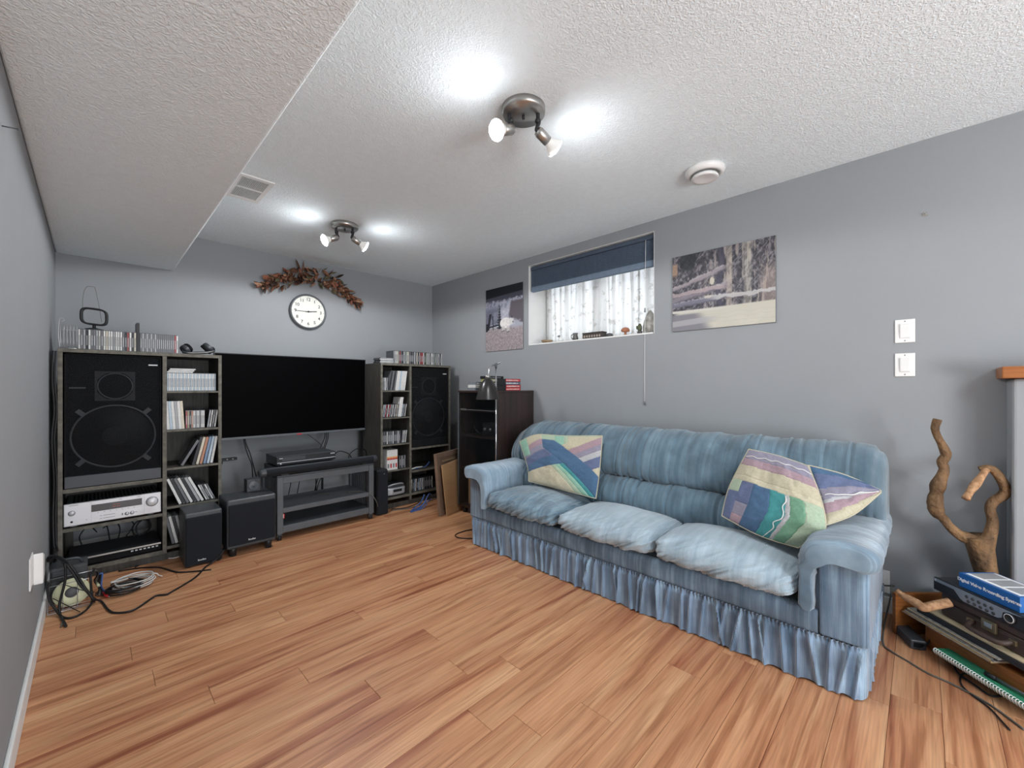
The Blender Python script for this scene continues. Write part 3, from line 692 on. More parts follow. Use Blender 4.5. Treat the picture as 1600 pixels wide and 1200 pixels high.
t = thing('disc_player', 'slim black disc player with silver trim on lowest unit shelf', 'player', (.10, 3.72, .071))
MB().box(-.105, .316, YF + .012, 3.86, .078, .132).build('chassis', M['black'], parent=t, bevel=.003)
MB().box(-.105, .316, YF + .004, YF + .014, .082, .131).build('front_panel', M['black_matte'], parent=t, bevel=.002)
MB().box(-.105, .317, YF + .000, YF + .006, .118, .128).build('trim_strip', M['nickel'], parent=t, bevel=.001)
mb = MB()
for k in range(7): mb.box(.17 + k * .02, .182 + k * .02, YF + .001, YF + .004, .104, .111)
mb.build('control_buttons', M['light_mark'], parent=t)
for x in (-.08, .28):
    for yy in (YF + .04, 3.82): MB().cyl((x, yy, .071), (x, yy, .079), .012).build('foot', M['black'], parent=t)
for k, pts in enumerate((((-.05, 3.87, .13), (-.06, 3.90, .18), (-.02, 3.97, .22), (.02, 4.05, .15)), ((.08, 3.87, .12), (.07, 3.91, .2), (.05, 3.97, .26)),
                         ((.12, 3.87, .12), (.13, 3.9, .19), (.10, 3.97, .25)), ((.16, 3.87, .13), (.2, 3.9, .2), (.14, 3.98, .23), (.05, 4.05, .17)))):
    cable('signal_cable', pts, .0035, M['cable_black'], ('thin black lead rising behind the slim disc player'), group='leads behind the disc player')
cable('coiled_power_lead', [(.20, 3.80, .139), (.19, 3.83, .19), (.22, 3.85, .225), (.27, 3.85, .22), (.285, 3.83, .18), (.26, 3.81, .15), (.22, 3.80, .145), (.21, 3.82, .2), (.25, 3.84, .235), (.28, 3.85, .21)], .005, M['cable_black'], 'thick black power lead coiled on top of slim disc player')

# ------------------------------------------------------------------ discs
cols = {'white': (214, 214, 212), 'grey': (160, 162, 165), 'black': (44, 45, 49), 'dark grey': (106, 108, 112), 'cream': (206, 198, 180), 'red': (160, 70, 72),
        'blue': (116, 138, 164), 'orange': (178, 130, 106), 'green': (120, 136, 112), 'pale blue': (176, 192, 204), 'olive': (150, 142, 110)}
CM = {k: mat('spine_' + k.replace(' ', '_'), v, .5, 0, .4, .10, 90, detail=1) for k, v in cols.items()}
cd_mesh = {}
def cd_proto(kind, col):
    """a case standing on its edge, spine towards -Y; local x = thickness, y = depth, z = height, origin at the base centre of the spine"""
    key = (kind, col)
    if key in cd_mesh: return cd_mesh[key]
    th, dp, ht = {'cd': (.0098, .142, .125), 'slim': (.0062, .142, .125), 'dvd': (.0145, .135, .190), 'vhs': (.027, .105, .19)}[kind]
    mb = MB(); mb.box(-th / 2, th / 2, 0, dp, 0, ht, 0)
    e = .0012 if kind in ('cd', 'slim') else .0006
    mb.box(-th / 2 + e, th / 2 - e, -.0004, .001, .004, ht - .004, 1)
    if kind == 'cd': mb.box(-th * .13, th * .13, -.0007, 0, ht * .22, ht * .70, 2)
    me = mb
    m = bpy.data.meshes.new('case_mesh'); m.from_pydata(mb.v, [], mb.f)
    for q in (M['case'] if kind != 'dvd' else CM['dark grey' if col == 'black' else col], CM[col], M['grey_mark'] if col in ('white', 'cream', 'pale blue', 'grey') else M['light_mark']): m.materials.append(q)
    m.polygons.foreach_set('material_index', mb.m); m.update(); cd_mesh[key] = (m, th, dp, ht)
    return cd_mesh[key]
NAMES = {'cd': ('cd_case', 'CD case', 'CD'), 'slim': ('cd_case', 'slim CD case', 'CD'), 'dvd': ('dvd_case', 'DVD case', 'DVD'), 'vhs': ('video_tape', 'video tape', 'video tape')}
def disc(kind, col, x, y, z, lean, where, group, rz=0.0):
    m, th, dp, ht = cd_proto(kind, col); nm, words, cat = NAMES[kind]
    o = bpy.data.objects.new(nm, m); COL.objects.link(o); o.location = (x, y, z); o.rotation_euler = (0, lean, rz)
    tag(o, '%s spined %s %s' % (col, words, where), cat, group); return th
def row(x0, n, y, z, kinds, where, group, seed, gap=.0006, lean=0.0, jit=.006, step=None):
    r = random.Random(seed); x = x0
    for i in range(n):
        kind, col = kinds(i, r); m, th, dp, ht = cd_proto(kind, col); L = lean(i) if callable(lean) else lean
        w = th / max(.3, math.cos(L)) if L else th
        zz = z + abs(math.sin(L)) * th / 2
        disc(kind, col, x + w / 2, y + r.uniform(0, jit), zz, L, where, group); x += w + gap if step is None else step
    return x
wts = lambda d: (lambda i, r: ('cd', r.choices(list(d), list(d.values()))[0]))
greyish = {'white': 4, 'grey': 4, 'black': 4, 'dark grey': 5, 'cream': 1}
W1 = 'in the row on top of receiver unit'
# top of the receiver unit: loose mixed row then a tight box-set row
xe = row(-.062, 24, 3.60, 1.378, wts({'white': 6, 'grey': 3, 'black': 3, 'dark grey': 3, 'cream': 1, 'red': .5}), W1, 'discs on top of the receiver unit', 1, gap=.0010)
disc('dvd', 'black', xe + .009, 3.602, 1.378, 0, 'standing taller ' + W1, 'discs on top of the receiver unit'); xe += .018
row(xe, int((.415 - xe) / .0102), 3.60, 1.378, lambda i, r: ('cd', 'grey' if i < 9 and i % 2 else ('dark grey' if i < 16 else r.choice(['white', 'grey', 'dark grey', 'red', 'white']))), W1, 'discs on top of the receiver unit', 2, gap=.0004, jit=.001)
# CD column of the receiver unit
row(.349, 27, YF + .022, 1.123, lambda i, r: ('cd', 'white' if i % 2 else 'pale blue'), 'in tight white row on top shelf of receiver unit', 'white discs on the receiver unit', 3, gap=.0002, jit=.0006)
for k in range(3):
    mb = MB().box(-.071, .071, -.0, .125, 0, .0098, 0).box(-.068, .068, -.0005, .001, .0015, .0083, 1)
    o = mb.build('cd_case', [M['case'], CM['white']], loc=(.42 + .008 * k, YF + .03 + .004 * k, 1.2484 + .0101 * k), world=False)
    tag(o, ['pale CD case lying flat on the tight white CD row', 'second flat CD case above the tight white CD row', 'topmost flat CD case above the tight white CD row'][k], 'CD', 'flat discs on the receiver unit')
W3 = 'on the second shelf of receiver unit'
x = row(.350, 6, YF + .025, .865, lambda i, r: ('dvd', ['white', 'pale blue', 'white', 'grey', 'white', 'cream'][i]), W3, 'discs on the second shelf of the receiver unit', 4, gap=.0012, lean=lambda i: -.06)
x = row(x + .004, 2, YF + .025, .865, lambda i, r: ('cd', ['red', 'olive'][i]), W3, 'discs on the second shelf of the receiver unit', 41)
row(x, 8, YF + .025, .865, lambda i, r: ('cd', ['black', 'orange', 'white', 'grey', 'white', 'grey', 'white', 'white'][i]), W3, 'discs on the second shelf of the receiver unit', 5, gap=.001)
row(.568, 4, YF + .025, .865, lambda i, r: ('cd', ['grey', 'white', 'dark grey', 'white'][i]), W3, 'discs on the second shelf of the receiver unit', 6, gap=.0012, lean=.13, step=.0132)
W4 = 'leaning on the third shelf of receiver unit'
disc('dvd', 'dark grey', .428, YF + .03, .6135, .50, W4, 'discs on the third shelf of the receiver unit')
for k, cl in enumerate(['black', 'cream', 'orange', 'blue', 'pale blue', 'white']):
    disc('dvd', cl, .492 + .0205 * k, YF + .03, .612, .24 - .015 * k, W4, 'discs on the third shelf of the receiver unit')
W5 = 'slanting on the fourth shelf of receiver unit'
for k, cl in enumerate(['white', 'black', 'dark grey', 'white', 'black', 'grey', 'white']):
    disc('dvd', cl, .420 + .0205 * k, YF + .022, .3555, -.36 - .01 * k, W5, 'discs on the fourth shelf of the receiver unit')
for k, cl in enumerate(['white', 'grey', 'black', 'white', 'dark grey']):
    disc('cd', cl, .566 + .0118 * k, YF + .022, .3545, -.40, W5, 'discs on the fourth shelf of the receiver unit')
W6 = 'slanting on bottom shelf behind small speaker'
for k, cl in enumerate(['dark grey', 'white', 'black', 'grey', 'dark grey', 'white', 'black']):
    disc('dvd', cl, .384 + .0175 * k, YF + .03, .0925, -.20, W6, 'discs on the bottom shelf of the receiver unit')
# corner unit
W7 = 'in the row on top of corner unit'
row(2.03, 44, 3.60, 1.378, lambda i, r: ('cd', 'red' if i in (5, 23, 24, 25) else r.choices(['white', 'grey', 'dark grey', 'black', 'green', 'cream'], [4, 4, 4, 3, 2, 1])[0]), W7, 'discs on top of the corner unit', 8, gap=.0030)
for s_, (cx_, n_) in enumerate(((1.955, 5), )):
    for k in range(n_):
        o = MB().box(-.071, .071, 0, .125, 0, .0098, 0).box(-.068, .068, -.0005, .001, .0015, .0083, 1).build('cd_case', [M['case'], CM['white' if k % 2 else 'grey']], loc=(cx_ + .004 * ((k * 7) % 3), 3.60 + .003 * (k % 2), 1.3782 + .0100 * k), world=False)
        tag(o, ['lowest flat CD case in the stack of five on corner unit', 'second lowest flat CD case in the stack of five on corner unit', 'middle flat CD case in the stack of five on corner unit', 'fourth flat CD case up in the stack on corner unit', 'topmost flat CD case in the stack of five on corner unit'][k], 'CD', 'flat discs on the corner unit')
W8 = 'on the top shelf of corner unit'
x = row(1.902, 6, YF + .025, 1.118, wts({'grey': 3, 'dark grey': 3, 'white': 1}), W8, 'discs on the top shelf of the corner unit', 9)
for k, cl in enumerate(['black', 'dark grey', 'black', 'dark grey', 'white', 'white', 'pale blue', 'white', 'white', 'white']):
    disc('dvd', cl, x + .016 + .0178 * k, YF + .028, 1.1195, .14 if k > 3 else .17, W8, 'discs on the top shelf of the corner unit')
W9 = 'on the second shelf of corner unit'
for k, cl in enumerate(['white', 'pale blue', 'red', 'white', 'red', 'grey', 'white', 'dark grey', 'white', 'cream', 'grey', 'white', 'white', 'pale blue', 'grey', 'white']):
    disc('dvd' if k in (11, 12) else 'cd', cl, 1.908 + .0158 * k, YF + .026 + .002 * (k % 3), .8645, .15, W9, 'discs on the second shelf of the corner unit')
W10 = 'on the third shelf of corner unit'
row(1.903, 19, YF + .022, .607, lambda i, r: ('cd', 'white' if i in (0, 5, 11, 16) else r.choice(['dark grey', 'black', 'dark grey'])), W10, 'discs on the third shelf of the corner unit', 10, gap=.0003, jit=.001)
for k, cl in enumerate(['grey', 'white', 'grey', 'white']):
    disc('cd', cl, 2.112 + .013 * k, YF + .024, .608, .12, W10, 'discs on the third shelf of the corner unit')
W11 = 'on bottom shelf beside brown board'
for k, cl in enumerate(['white', 'black', 'blue', 'white', 'black', 'blue', 'white', 'blue', 'white', 'grey', 'black', 'dark grey', 'black', 'dark grey', 'black', 'white']):
    disc('cd', cl, 2.22 + .0165 * k, YF + .03, .111, .05 if k < 8 else -.02, W11, 'discs on the bottom shelf of the corner unit')
# two video tapes and a few discs on the fourth shelf
M['band_red'] = mat('red_band', (186, 60, 60), .5); M['band_orange'] = mat('orange_band', (222, 160, 92), .5)
for k in range(4):
    mb = MB().box(-.0135, .0135, 0, .105, 0, .190, 0)
    mb.box(-.0128, .0128, -.0005, .001, .112, .126, 2).box(-.0128, .0128, -.0005, .001, .096, .112, 1).box(-.008, .008, -.0005, .001, .02, .06, 3)
    o = mb.build('video_tape', [CM['white'], M['band_red'], M['band_orange'], M['band_red'] if k in (1, 3) else M['grey_mark']], loc=(1.968 + .0277 * k, YF + .022, .3622), world=False)
    tag(o, 'white video tape sleeve with red and orange band on corner unit shelf', 'video tape', 'banded video tapes')
for k, cl in enumerate(['dark grey', 'black', 'grey', 'dark grey', 'black', 'grey']):
    disc('cd', cl, 2.093 + .0112 * k, YF + .03, .362, 0, 'beside the banded video tapes', 'discs beside the video tapes')
# small portable radio on the bottom shelf
t = thing('portable_radio', 'small silver portable CD radio on bottom shelf of corner unit', 'radio', (2.06, 3.66, .106))
M['silver_plastic'] = mat('silver_plastic', (178, 180, 184), .35, .3, .5)
mb = MB(); pr = []
for k in range(24):
    a = 2 * PI * k / 24; ca, sa = math.cos(a), math.sin(a)
    pr.append((2.06 + .112 * math.copysign(abs(ca) ** .6, ca), 3.675 + .085 * math.copysign(abs(sa) ** .7, sa)))
mb.prism(pr, .112, .185, lambda a, b, d: (a, b, d)); mb.build('case', M['silver_plastic'], parent=t, bevel=.016, seg=3)
mb = MB(); mb.prism([(2.06 + (a - 2.06) * .92, 3.675 + (b - 3.675) * .92) for a, b in pr], .185, .212, lambda a, b, d: (a, b, d)); mb.build('lid', M['black_satin'], parent=t, bevel=.012, seg=3)
MB().box(2.02, 2.11, 3.586, 3.592, .145, .17).build('tuning_window', M['black'], parent=t, bevel=.002)
MB().tube(smooth_pts([(1.965, 3.64, .19), (2.0, 3.60, .215), (2.06, 3.588, .222), (2.12, 3.60, .215), (2.155, 3.64, .19)], 6), .006, 8).build('handle', M['silver_plastic'], parent=t)
for x in (2.0, 2.12): MB().cyl((x, 3.675, .106), (x, 3.675, .114), .02).build('foot', M['black'], parent=t)
cable('patch_cable', [(2.225, 3.62, .331), (2.25, 3.60, .335), (2.30, 3.60, .335), (2.34, 3.63, .335), (2.38, 3.60, .34), (2.43, 3.61, .37), (2.46, 3.65, .38)], .004, M['cable_blue'], 'blue cable bunched on shelf below corner speaker')
cable('plug_lead', [(2.215, 3.60, .338), (2.25, 3.595, .343), (2.29, 3.61, .345), (2.33, 3.60, .343), (2.36, 3.62, .34)], .007, M['cable_white'], 'short white plug lead on shelf below corner speaker')

# ------------------------------------------------------------------ on top of the receiver unit: wire rack, antenna, headphones
t = thing('wire_disc_rack', 'empty wire disc rack at the end of receiver unit top', 'rack', (-.10, 3.68, 1.378))
mb = MB()
for yy in (3.60, 3.72): mb.tube([(-.135, yy, 1.381), (-.066, yy, 1.381)], .002, 6)
mb.tube([(-.135, 3.60, 1.381), (-.135, 3.72, 1.381)], .002, 6); mb.tube([(-.135, 3.60, 1.49), (-.066, 3.60, 1.49)], .0016, 6)
mb.build('base_wires', M['wire'], parent=t)
for k in range(6):
    x = -.133 + .0132 * k
    MB().tube(smooth_pts([(x, 3.60, 1.381), (x, 3.60, 1.505), (x, 3.63, 1.515), (x, 3.72, 1.47), (x, 3.72, 1.381)], 3), .0016, 6).build('divider_wire', M['wire'], parent=t)
MB().tube(smooth_pts([(-.135, 3.595, 1.381), (-.142, 3.594, 1.46), (-.138, 3.593, 1.54), (-.13, 3.593, 1.556), (-.118, 3.593, 1.545), (-.13, 3.593, 1.535)], 5), .0018, 6).build('end_hook', M['wire'], parent=t)

t = thing('loop_antenna', 'black oval loop antenna standing on the CDs', 'antenna', (.0, 3.66, 1.504))
mb = MB(); P = []; ring_c = Vector((.006, 3.66, 1.588)); ud = Vector((.96, -.28, 0)).normalized()
for k in range(40):
    a = 2 * PI * k / 40; ca, sa = math.cos(a), math.sin(a)
    u = .058 * math.copysign(abs(ca) ** .5, ca); v = .048 * math.copysign(abs(sa) ** .55, sa)
    P.append((u, v - u * .10))
sec = [(-.006, -.012), (.006, -.012), (.006, .012), (-.006, .012)]; rows_ = []
wd = Vector((-ud.y, ud.x, 0))
for i, (u, v) in enumerate(P):
    L = math.hypot(u, v); rows_.append([ring_c + ud * (u * (1 + s0 / L)) + UP * (v * (1 + s0 / L)) + wd * s1 for s0, s1 in sec])
mb.grid(rows_, smooth=False, cu=True, cv=True); mb.build('loop', M['black'], parent=t, bevel=.003)
MB().lathe([(.042, 0), (.042, .006), (.012, .014), (0, .014)], (.006, 3.66, 1.5045), n=28).cyl((.006, 3.66, 1.512), (.006, 3.66, 1.545), .008).build('base', M['black'], parent=t)
mb = MB(); mb.tube(smooth_pts([ring_c - ud * .052 + UP * .03, ring_c - ud * .052 + UP * .10, ring_c - ud * .046 + UP * .15, ring_c - ud * .036 + UP * .178, ring_c - ud * .024 + UP * .186, ring_c + ud * .0 + UP * .184, ring_c + ud * .006 + UP * .17, ring_c + ud * .022 + UP * .07, ring_c + ud * .034 + UP * -.03], 5), .0012, 6)
mb.build('wire_aerial', M['cable_grey'], parent=t)

t = thing('headphones', 'black over ear headphones lying on receiver unit top', 'headphones', (.53, 3.66, 1.378))
def cup(c, ax, r, nm='ear_cup'):
    mb = MB(); mb.lathe([(r * .6, -.018), (r * .9, -.014), (r, -.002), (r, .006), (r * .92, .012)], c, axis=ax, n=24)
    o = mb.build(nm, M['black_satin'], parent=t)
    MB().lathe([(r * .95, .012), (r * 1.02, .020), (r * .9, .030), (r * .62, .030), (r * .55, .018), (0, .016)], c, axis=ax, n=24).build('ear_pad', M['black_matte'], parent=t)
cup(Vector((.452, 3.64, 1.412)), (.75, .3, .55), .034); cup(Vector((.588, 3.67, 1.436)), (-.62, .1, -.62), .040)
P = smooth_pts([(.438, 3.635, 1.408), (.432, 3.60, 1.392), (.47, 3.585, 1.386), (.53, 3.585, 1.390), (.585, 3.60, 1.400), (.622, 3.635, 1.416), (.612, 3.668, 1.438)], 6)
mb = MB(); rows_ = []
for p in P: rows_.append([p + Vector((0, 0, -.009)), p + Vector((0, -.005, 0)), p + Vector((0, 0, .009)), p + Vector((0, .005, 0))])
mb.grid(rows_, cv=True); mb.build('headband', M['black_satin'], parent=t)
MB().tube([p + Vector((0, -.0045, 0)) for p in P[10:28]], .003, 6).build('band_trim', M['nickel'], parent=t)

# ------------------------------------------------------------------ television
t = thing('television', 'large wall mounted flat screen television that is switched off', 'television', (1.262, 4.0, .735))
TX0, TX1, TZ0, TZ1, TY = .654, 1.870, .735, 1.417, 3.86
MB().box(TX0, TX1, TY + .003, TY + .035, TZ0, TZ1).build('housing', M['black_matte'], parent=t, bevel=.003)
MB().box(TX0 + .006, TX1 - .006, TY, TY + .003, TZ0 + .020, TZ1 - .006).build('screen', M['screen'], parent=t)
fr = MB()
for b in ((TX0, TX0 + .006, TZ0, TZ1), (TX1 - .006, TX1, TZ0, TZ1), (TX0 + .006, TX1 - .006, TZ1 - .006, TZ1)): fr.box(b[0], b[1], TY - .003, TY + .004, b[2], b[3])
fr.build('bezel', M['black'], parent=t)
MB().box(TX0 + .006, TX1 - .006, TY - .004, TY + .004, TZ0, TZ0 + .019).build('bottom_trim', M['dark_metal'], parent=t, bevel=.002)
MB().box(1.245, 1.285, TY - .006, TY - .003, TZ0 + .003, TZ0 + .012).build('badge', M['red_mark'], parent=t)  # red reflection at the logo, put in as a coloured plate
MB().box(1.0, 1.52, TY + .035, TY + .075, .86, 1.26).build('rear_bulge', M['black_matte'], parent=t, bevel=.01)
MB().box(1.18, 1.34, TY + .07, YB - .015, 1.0, 1.10).build('mount_arm', M['black'], parent=t)
MB().box(1.10, 1.42, YB - .016, YB - .001, .92, 1.18).build('mount_plate', M['black'], parent=t)

# ------------------------------------------------------------------ television stand
t = thing('tv_stand', 'dark grey metal stand on casters with slatted sides', 'stand', (1.345, 3.62, 0))
sx0, sx1, sy0, sy1 = .962, 1.725, 3.40, 3.82; pw = .042
for x in (sx0, sx1 - pw):
    for yy in (sy0, sy1 - pw): MB().box(x, x + pw, yy, yy + pw, .052, .474).build('post', M['dark_metal'], parent=t, bevel=.004)
MB().box(sx0, sx1, sy0, sy1, .475, .487).build('top_shelf', M['dark_metal2'], parent=t, bevel=.003)
for yy in (sy0 + .006, sy1 - .036): MB().box(sx0 + pw, sx1 - pw, yy, yy + .03, .425, .474).build('top_rail', M['dark_metal'], parent=t, bevel=.003)
for yy in (sy0 + .006, sy1 - .036): MB().box(sx0 + pw, sx1 - pw, yy, yy + .03, .205, .238).build('middle_rail', M['dark_metal'], parent=t, bevel=.003)
n_ = 17
for k in range(n_):
    yy = sy0 + .044 + k * (sy1 - sy0 - .096) / (n_ - 1)
    MB().box(sx0 + .022, sx1 - .022, yy, yy + .008, .222, .234).build('shelf_slat', M['dark_metal'], parent=t)
MB().box(sx0 + .004, sx1 - .004, sy0 + .034, sy1 - .034, .088, .104).build('bottom_shelf', M['dark_metal2'], parent=t, bevel=.002)
for yy in (sy0 + .006, sy1 - .034): MB().box(sx0 + pw, sx1 - pw, yy, yy + .028, .056, .106).build('bottom_rail', M['dark_metal'], parent=t, bevel=.003)
for x in (sx0 + .010, sx1 - .032):
    for z in (.056, .430): MB().box(x, x + .022, sy0 + pw, sy1 - pw, z, z + .03).build('side_rail', M['dark_metal'], parent=t)
    for k in range(9):
        yy = sy0 + .062 + k * .0365
        MB().box(x + .005, x + .017, yy, yy + .014, .086, .430).build('side_slat', M['dark_metal'], parent=t)
for x in (sx0 + pw / 2, sx1 - pw / 2):
    for yy in (sy0 + pw / 2, sy1 - pw / 2):
        o = MB().cyl((x, yy, .040), (x, yy, .053), .016).box(x - .016, x + .016, yy - .005, yy + .02, .030, .044).build('caster', M['dark_metal'], parent=t)
        MB().cyl((x - .012, yy + .008, .021), (x + .012, yy + .008, .021), .0205, n=20).build('wheel', M['black'], parent=o)
        MB().cyl((x - .0135, yy + .008, .021), (x + .0135, yy + .008, .021), .006, n=10).build('axle', M['chrome'], parent=o)
o = MB().box(1.0, 1.013, sy0 + .003, sy0 + .0055, .165, .20).box(1.003, 1.006, sy0 + .0015, sy0 + .0033, .168, .197, 1).build('price_tag', [M['red_mark'], M['plastic_white']], parent=t)

t = thing('soundbar', 'long black soundbar across the front of the stand top', 'soundbar', (1.30, 3.42, .488))
P = []; 
for x, k in ((.845, .55), (.850, .86), (.862, 1), (1.745, 1), (1.757, .86), (1.762, .55)):
    P.append([(x, 3.425 + .036 * k * math.cos(a) * (1.0), .522 + .032 * k * math.sin(a)) for a in [2 * PI * j / 20 for j in range(20)]])
mb = MB(); mb.grid(P, cv=True); mb.add(P[0], [tuple(range(20))]); mb.add(P[-1], [tuple(range(20))]); mb.build('body', M['black_satin'], parent=t)
P2 = []
for x in (.89, 1.72): P2.append([(x, 3.425 + .0368 * math.cos(a), .522 + .0328 * math.sin(a)) for a in [PI * .72 + PI * .5 * j / 10 for j in range(11)]])
MB().grid(P2).build('grille', M['cloth_black'], parent=t)
for x in (.99, 1.62): MB().box(x, x + .05, 3.405, 3.445, .487, .498).build('foot', M['black'], parent=t)

def deck(name, label, x0, x1, y0, y1, z0, z1):
    t = thing(name, label, 'player', ((x0 + x1) / 2, (y0 + y1) / 2, z0))
    MB().box(x0, x1, y0 + .004, y1, z0 + .006, z1).build('chassis', M['black_satin'], parent=t, bevel=.003)
    for x in (x0 + .04, x1 - .04):
        for yy in (y0 + .04, y1 - .04): MB().cyl((x, yy, z0), (x, yy, z0 + .007), .013).build('foot', M['black'], parent=t)
    return t
t = deck('slim_disc_player', 'slim black player under the video recorder on tv stand', .975, 1.435, 3.52, 3.79, .487, .535)
MB().box(.978, 1.432, 3.517, 3.525, .496, .533).build('front_panel', M['black'], parent=t, bevel=.002)
MB().box(1.0, 1.16, 3.5155, 3.517, .512, .518).build('light_strip', M['light_mark'], parent=t)
MB().box(1.28, 1.40, 3.5155, 3.517, .508, .522).build('control_strip', M['grey_mark'], parent=t)
t = deck('video_recorder', 'black video recorder stacked on the slim player', .992, 1.440, 3.525, 3.80, .5355, .612)
MB().box(.992, 1.440, 3.519, 3.530, .545, .609).build('front_panel', M['black'], parent=t, bevel=.002)
MB().box(.995, 1.437, 3.5175, 3.520, .563, .567).build('trim_line', M['light_mark'], parent=t)
MB().box(1.03, 1.20, 3.5178, 3.5195, .577, .603).build('cassette_flap', M['black_satin'], parent=t)
MB().box(1.20, 1.28, 3.5175, 3.5195, .575, .588).build('display', M['display'], parent=t)
mb = MB().box(1.010, 1.034, 3.517, 3.5195, .595, .600)
for k in range(3): mb.box(1.40 + .012 * k, 1.407 + .012 * k, 3.517, 3.5195, .592, .602)
mb.build('panel_print', M['light_mark'], parent=t)
MB().lathe([(.006, 0), (.006, .003), (0, .003)], (1.02, 3.5185, .556), axis=(0, -1, 0), n=14).build('power_button', M['light_mark'], parent=t)

def adapter(name, label, x0, x1, y0, y1, z0, z1):
    t = thing(name, label, 'adapter', ((x0 + x1) / 2, (y0 + y1) / 2, z0))
    MB().box(x0, x1, y0, y1, z0, z1).build('case', M['black'], parent=t, bevel=.006)
    MB().box(x0 + .01, x1 - .01, y0 + .008, y1 - .008, z1, z1 + .0006).build('rating_label', M['grey_mark'], parent=t); return t
adapter('power_adapter', 'small black power adapter on stand top beside video recorder', 1.50, 1.60, 3.56, 3.62, .4875, .515)
adapter('network_box', 'small black box behind the soundbar end near sofa side cable', .885, .955, 3.50, 3.56, .4875, .55) if False else None
cable('looped_cable', [(1.46, 3.66, .53), (1.52, 3.65, .585), (1.60, 3.64, .56), (1.63, 3.63, .51), (1.60, 3.62, .505), (1.62, 3.64, .555), (1.70, 3.66, .592), (1.79, 3.70, .56), (1.83, 3.76, .47), (1.84, 3.8, .3)], .005, M['cable_black'], 'thick black cable looping over the stand end by corner unit')
cable('mains_lead', [(1.455, 3.59, .493), (1.52, 3.55, .494), (1.56, 3.53, .495), (1.66, 3.56, .494), (1.72, 3.62, .497)], .004, M['cable_black'], 'black lead lying flat along the stand top')
for k, (xa, xb) in enumerate(((.862, .905), (.872, .93), (1.50, 1.40), (1.515, 1.45), (1.53, 1.46))):
    zb_ = .50 if k < 2 else .495
    cable('hanging_cable', [(xa - .01, 3.91, .80), (xa, 3.90, .70), ((xa + xb) / 2, 3.88, .60), (xb, 3.86, .52 if k != 1 else .45), (xb + .01, 3.87, .40), (xb + .02, 3.9, .20)], .0045, M['cable_black'],
          ['black cable hanging from television, nearest the receiver unit', 'second black cable hanging beside the first under television', 'black cable dropping behind the video recorder', 'middle of three cables dropping behind the video recorder', 'black cable dropping behind recorder, nearest corner unit'][k], group='cables hanging under the television')
cable('diagonal_lead', [(1.33, 3.90, .745), (1.38, 3.88, .70), (1.44, 3.86, .64), (1.47, 3.84, .585)], .0028, M['cable_black'], 'thin black lead slanting down from television centre')
for k, (xa, xb) in enumerate(((1.20, 1.23), (1.27, 1.29), (1.44, 1.56), (1.42, 1.50))):
    cable('floor_lead', [(xb, 3.87, .46), ((xa + xb) / 2, 3.88, .38), (xa, 3.89, .28), (xa - .02, 3.92, .12)], .0035, M['cable_black'], 'thin dark lead hanging behind the slatted stand shelf', group='leads behind the stand')
cable('scart_lead', [(1.33, 3.66, .239), (1.38, 3.62, .243), (1.41, 3.60, .242), (1.42, 3.58, .239)], .0035, M['cable_grey'], 'short grey lead lying on the slatted middle shelf')
cable('trailing_lead', [(1.55, 3.55, .240), (1.64, 3.48, .242), (1.70, 3.385, .21), (1.735, 3.37, .15), (1.76, 3.40, .10)], .0035, M['cable_grey'], 'grey lead trailing off middle shelf past the stand post')

# ------------------------------------------------------------------ small speakers beside the stand
def badge_text(t, x, y, z, w):
    mb = MB(); k = 0; xx = x
    while xx < x + w - .003:
        mb.box(xx, xx + .0045, y - .0012, y, z, z + .007 + (.004 if k in (0, 4) else 0)); xx += .0062; k += 1
    mb.build('badge', M['light_mark'], parent=t)
t = thing('subwoofer', 'black box subwoofer on round feet beside the stand', 'speaker', (.78, 3.46, 0))
MB().box(.632, .930, 3.312, 3.565, .052, .386).build('cabinet', M['black_satin'], parent=t, bevel=.012, seg=3)
MB().box(.640, .922, 3.300, 3.314, .075, .352).build('grille', M['cloth_black'], parent=t, bevel=.006)
badge_text(t, .755, 3.300, .095, .045)
for x in (.672, .888):
    for yy in (3.345, 3.53): MB().lathe([(.021, 0), (.021, .035), (.026, .055)], (x, yy, 0), n=20).build('foot', M['black'], parent=t)
t = thing('bass_speaker', 'slim black bass speaker standing in front of receiver unit', 'speaker', (.505, 3.43, 0))
MB().box(.408, .606, 3.312, 3.548, .004, .346).build('cabinet', M['black_satin'], parent=t, bevel=.010, seg=3)
MB().box(.412, .602, 3.300, 3.314, .012, .318).build('grille', M['cloth_black'], parent=t, bevel=.008)
badge_text(t, .474, 3.300, .035, .042)
for x in (.43, .585):
    for yy in (3.335, 3.525): MB().cyl((x, yy, 0), (x, yy, .006), .012).build('foot', M['black'], parent=t)
t = thing('cube_speaker', 'tiny black cube speaker on the subwoofer top', 'speaker', (.835, 3.51, .386))
MB().box(.784, .872, 3.475, 3.558, .3865, .478).build('cabinet', M['black_satin'], parent=t, bevel=.004)
MB().lathe([(.034, 0), (.034, .002), (.030, .003), (.014, -.0), (.009, .004), (0, .006)], (.828, 3.474, .430), axis=(0, -1, 0), n=24).build('driver_cone', M['dark_metal'], parent=t)
t = thing('tower_speaker', 'narrow black tower speaker between stand and corner unit', 'speaker', (1.835, 3.49, 0))
MB().box(1.780, 1.888, 3.452, 3.562, 0, .408).build('cabinet', M['black'], parent=t, bevel=.012, seg=3)
MB().box(1.784, 1.884, 3.440, 3.454, .01, .396).build('grille', M['cloth_black'], parent=t, bevel=.008)
MB().lathe([(.003, 0), (.003, .001), (0, .001)], (1.845, 3.440, .37), axis=(0, -1, 0), n=8).build('badge', M['light_mark'], parent=t)
t = thing('wall_bracket', 'small black bracket with two holes on wall under television', 'bracket', (.80, YB - .02, .52))
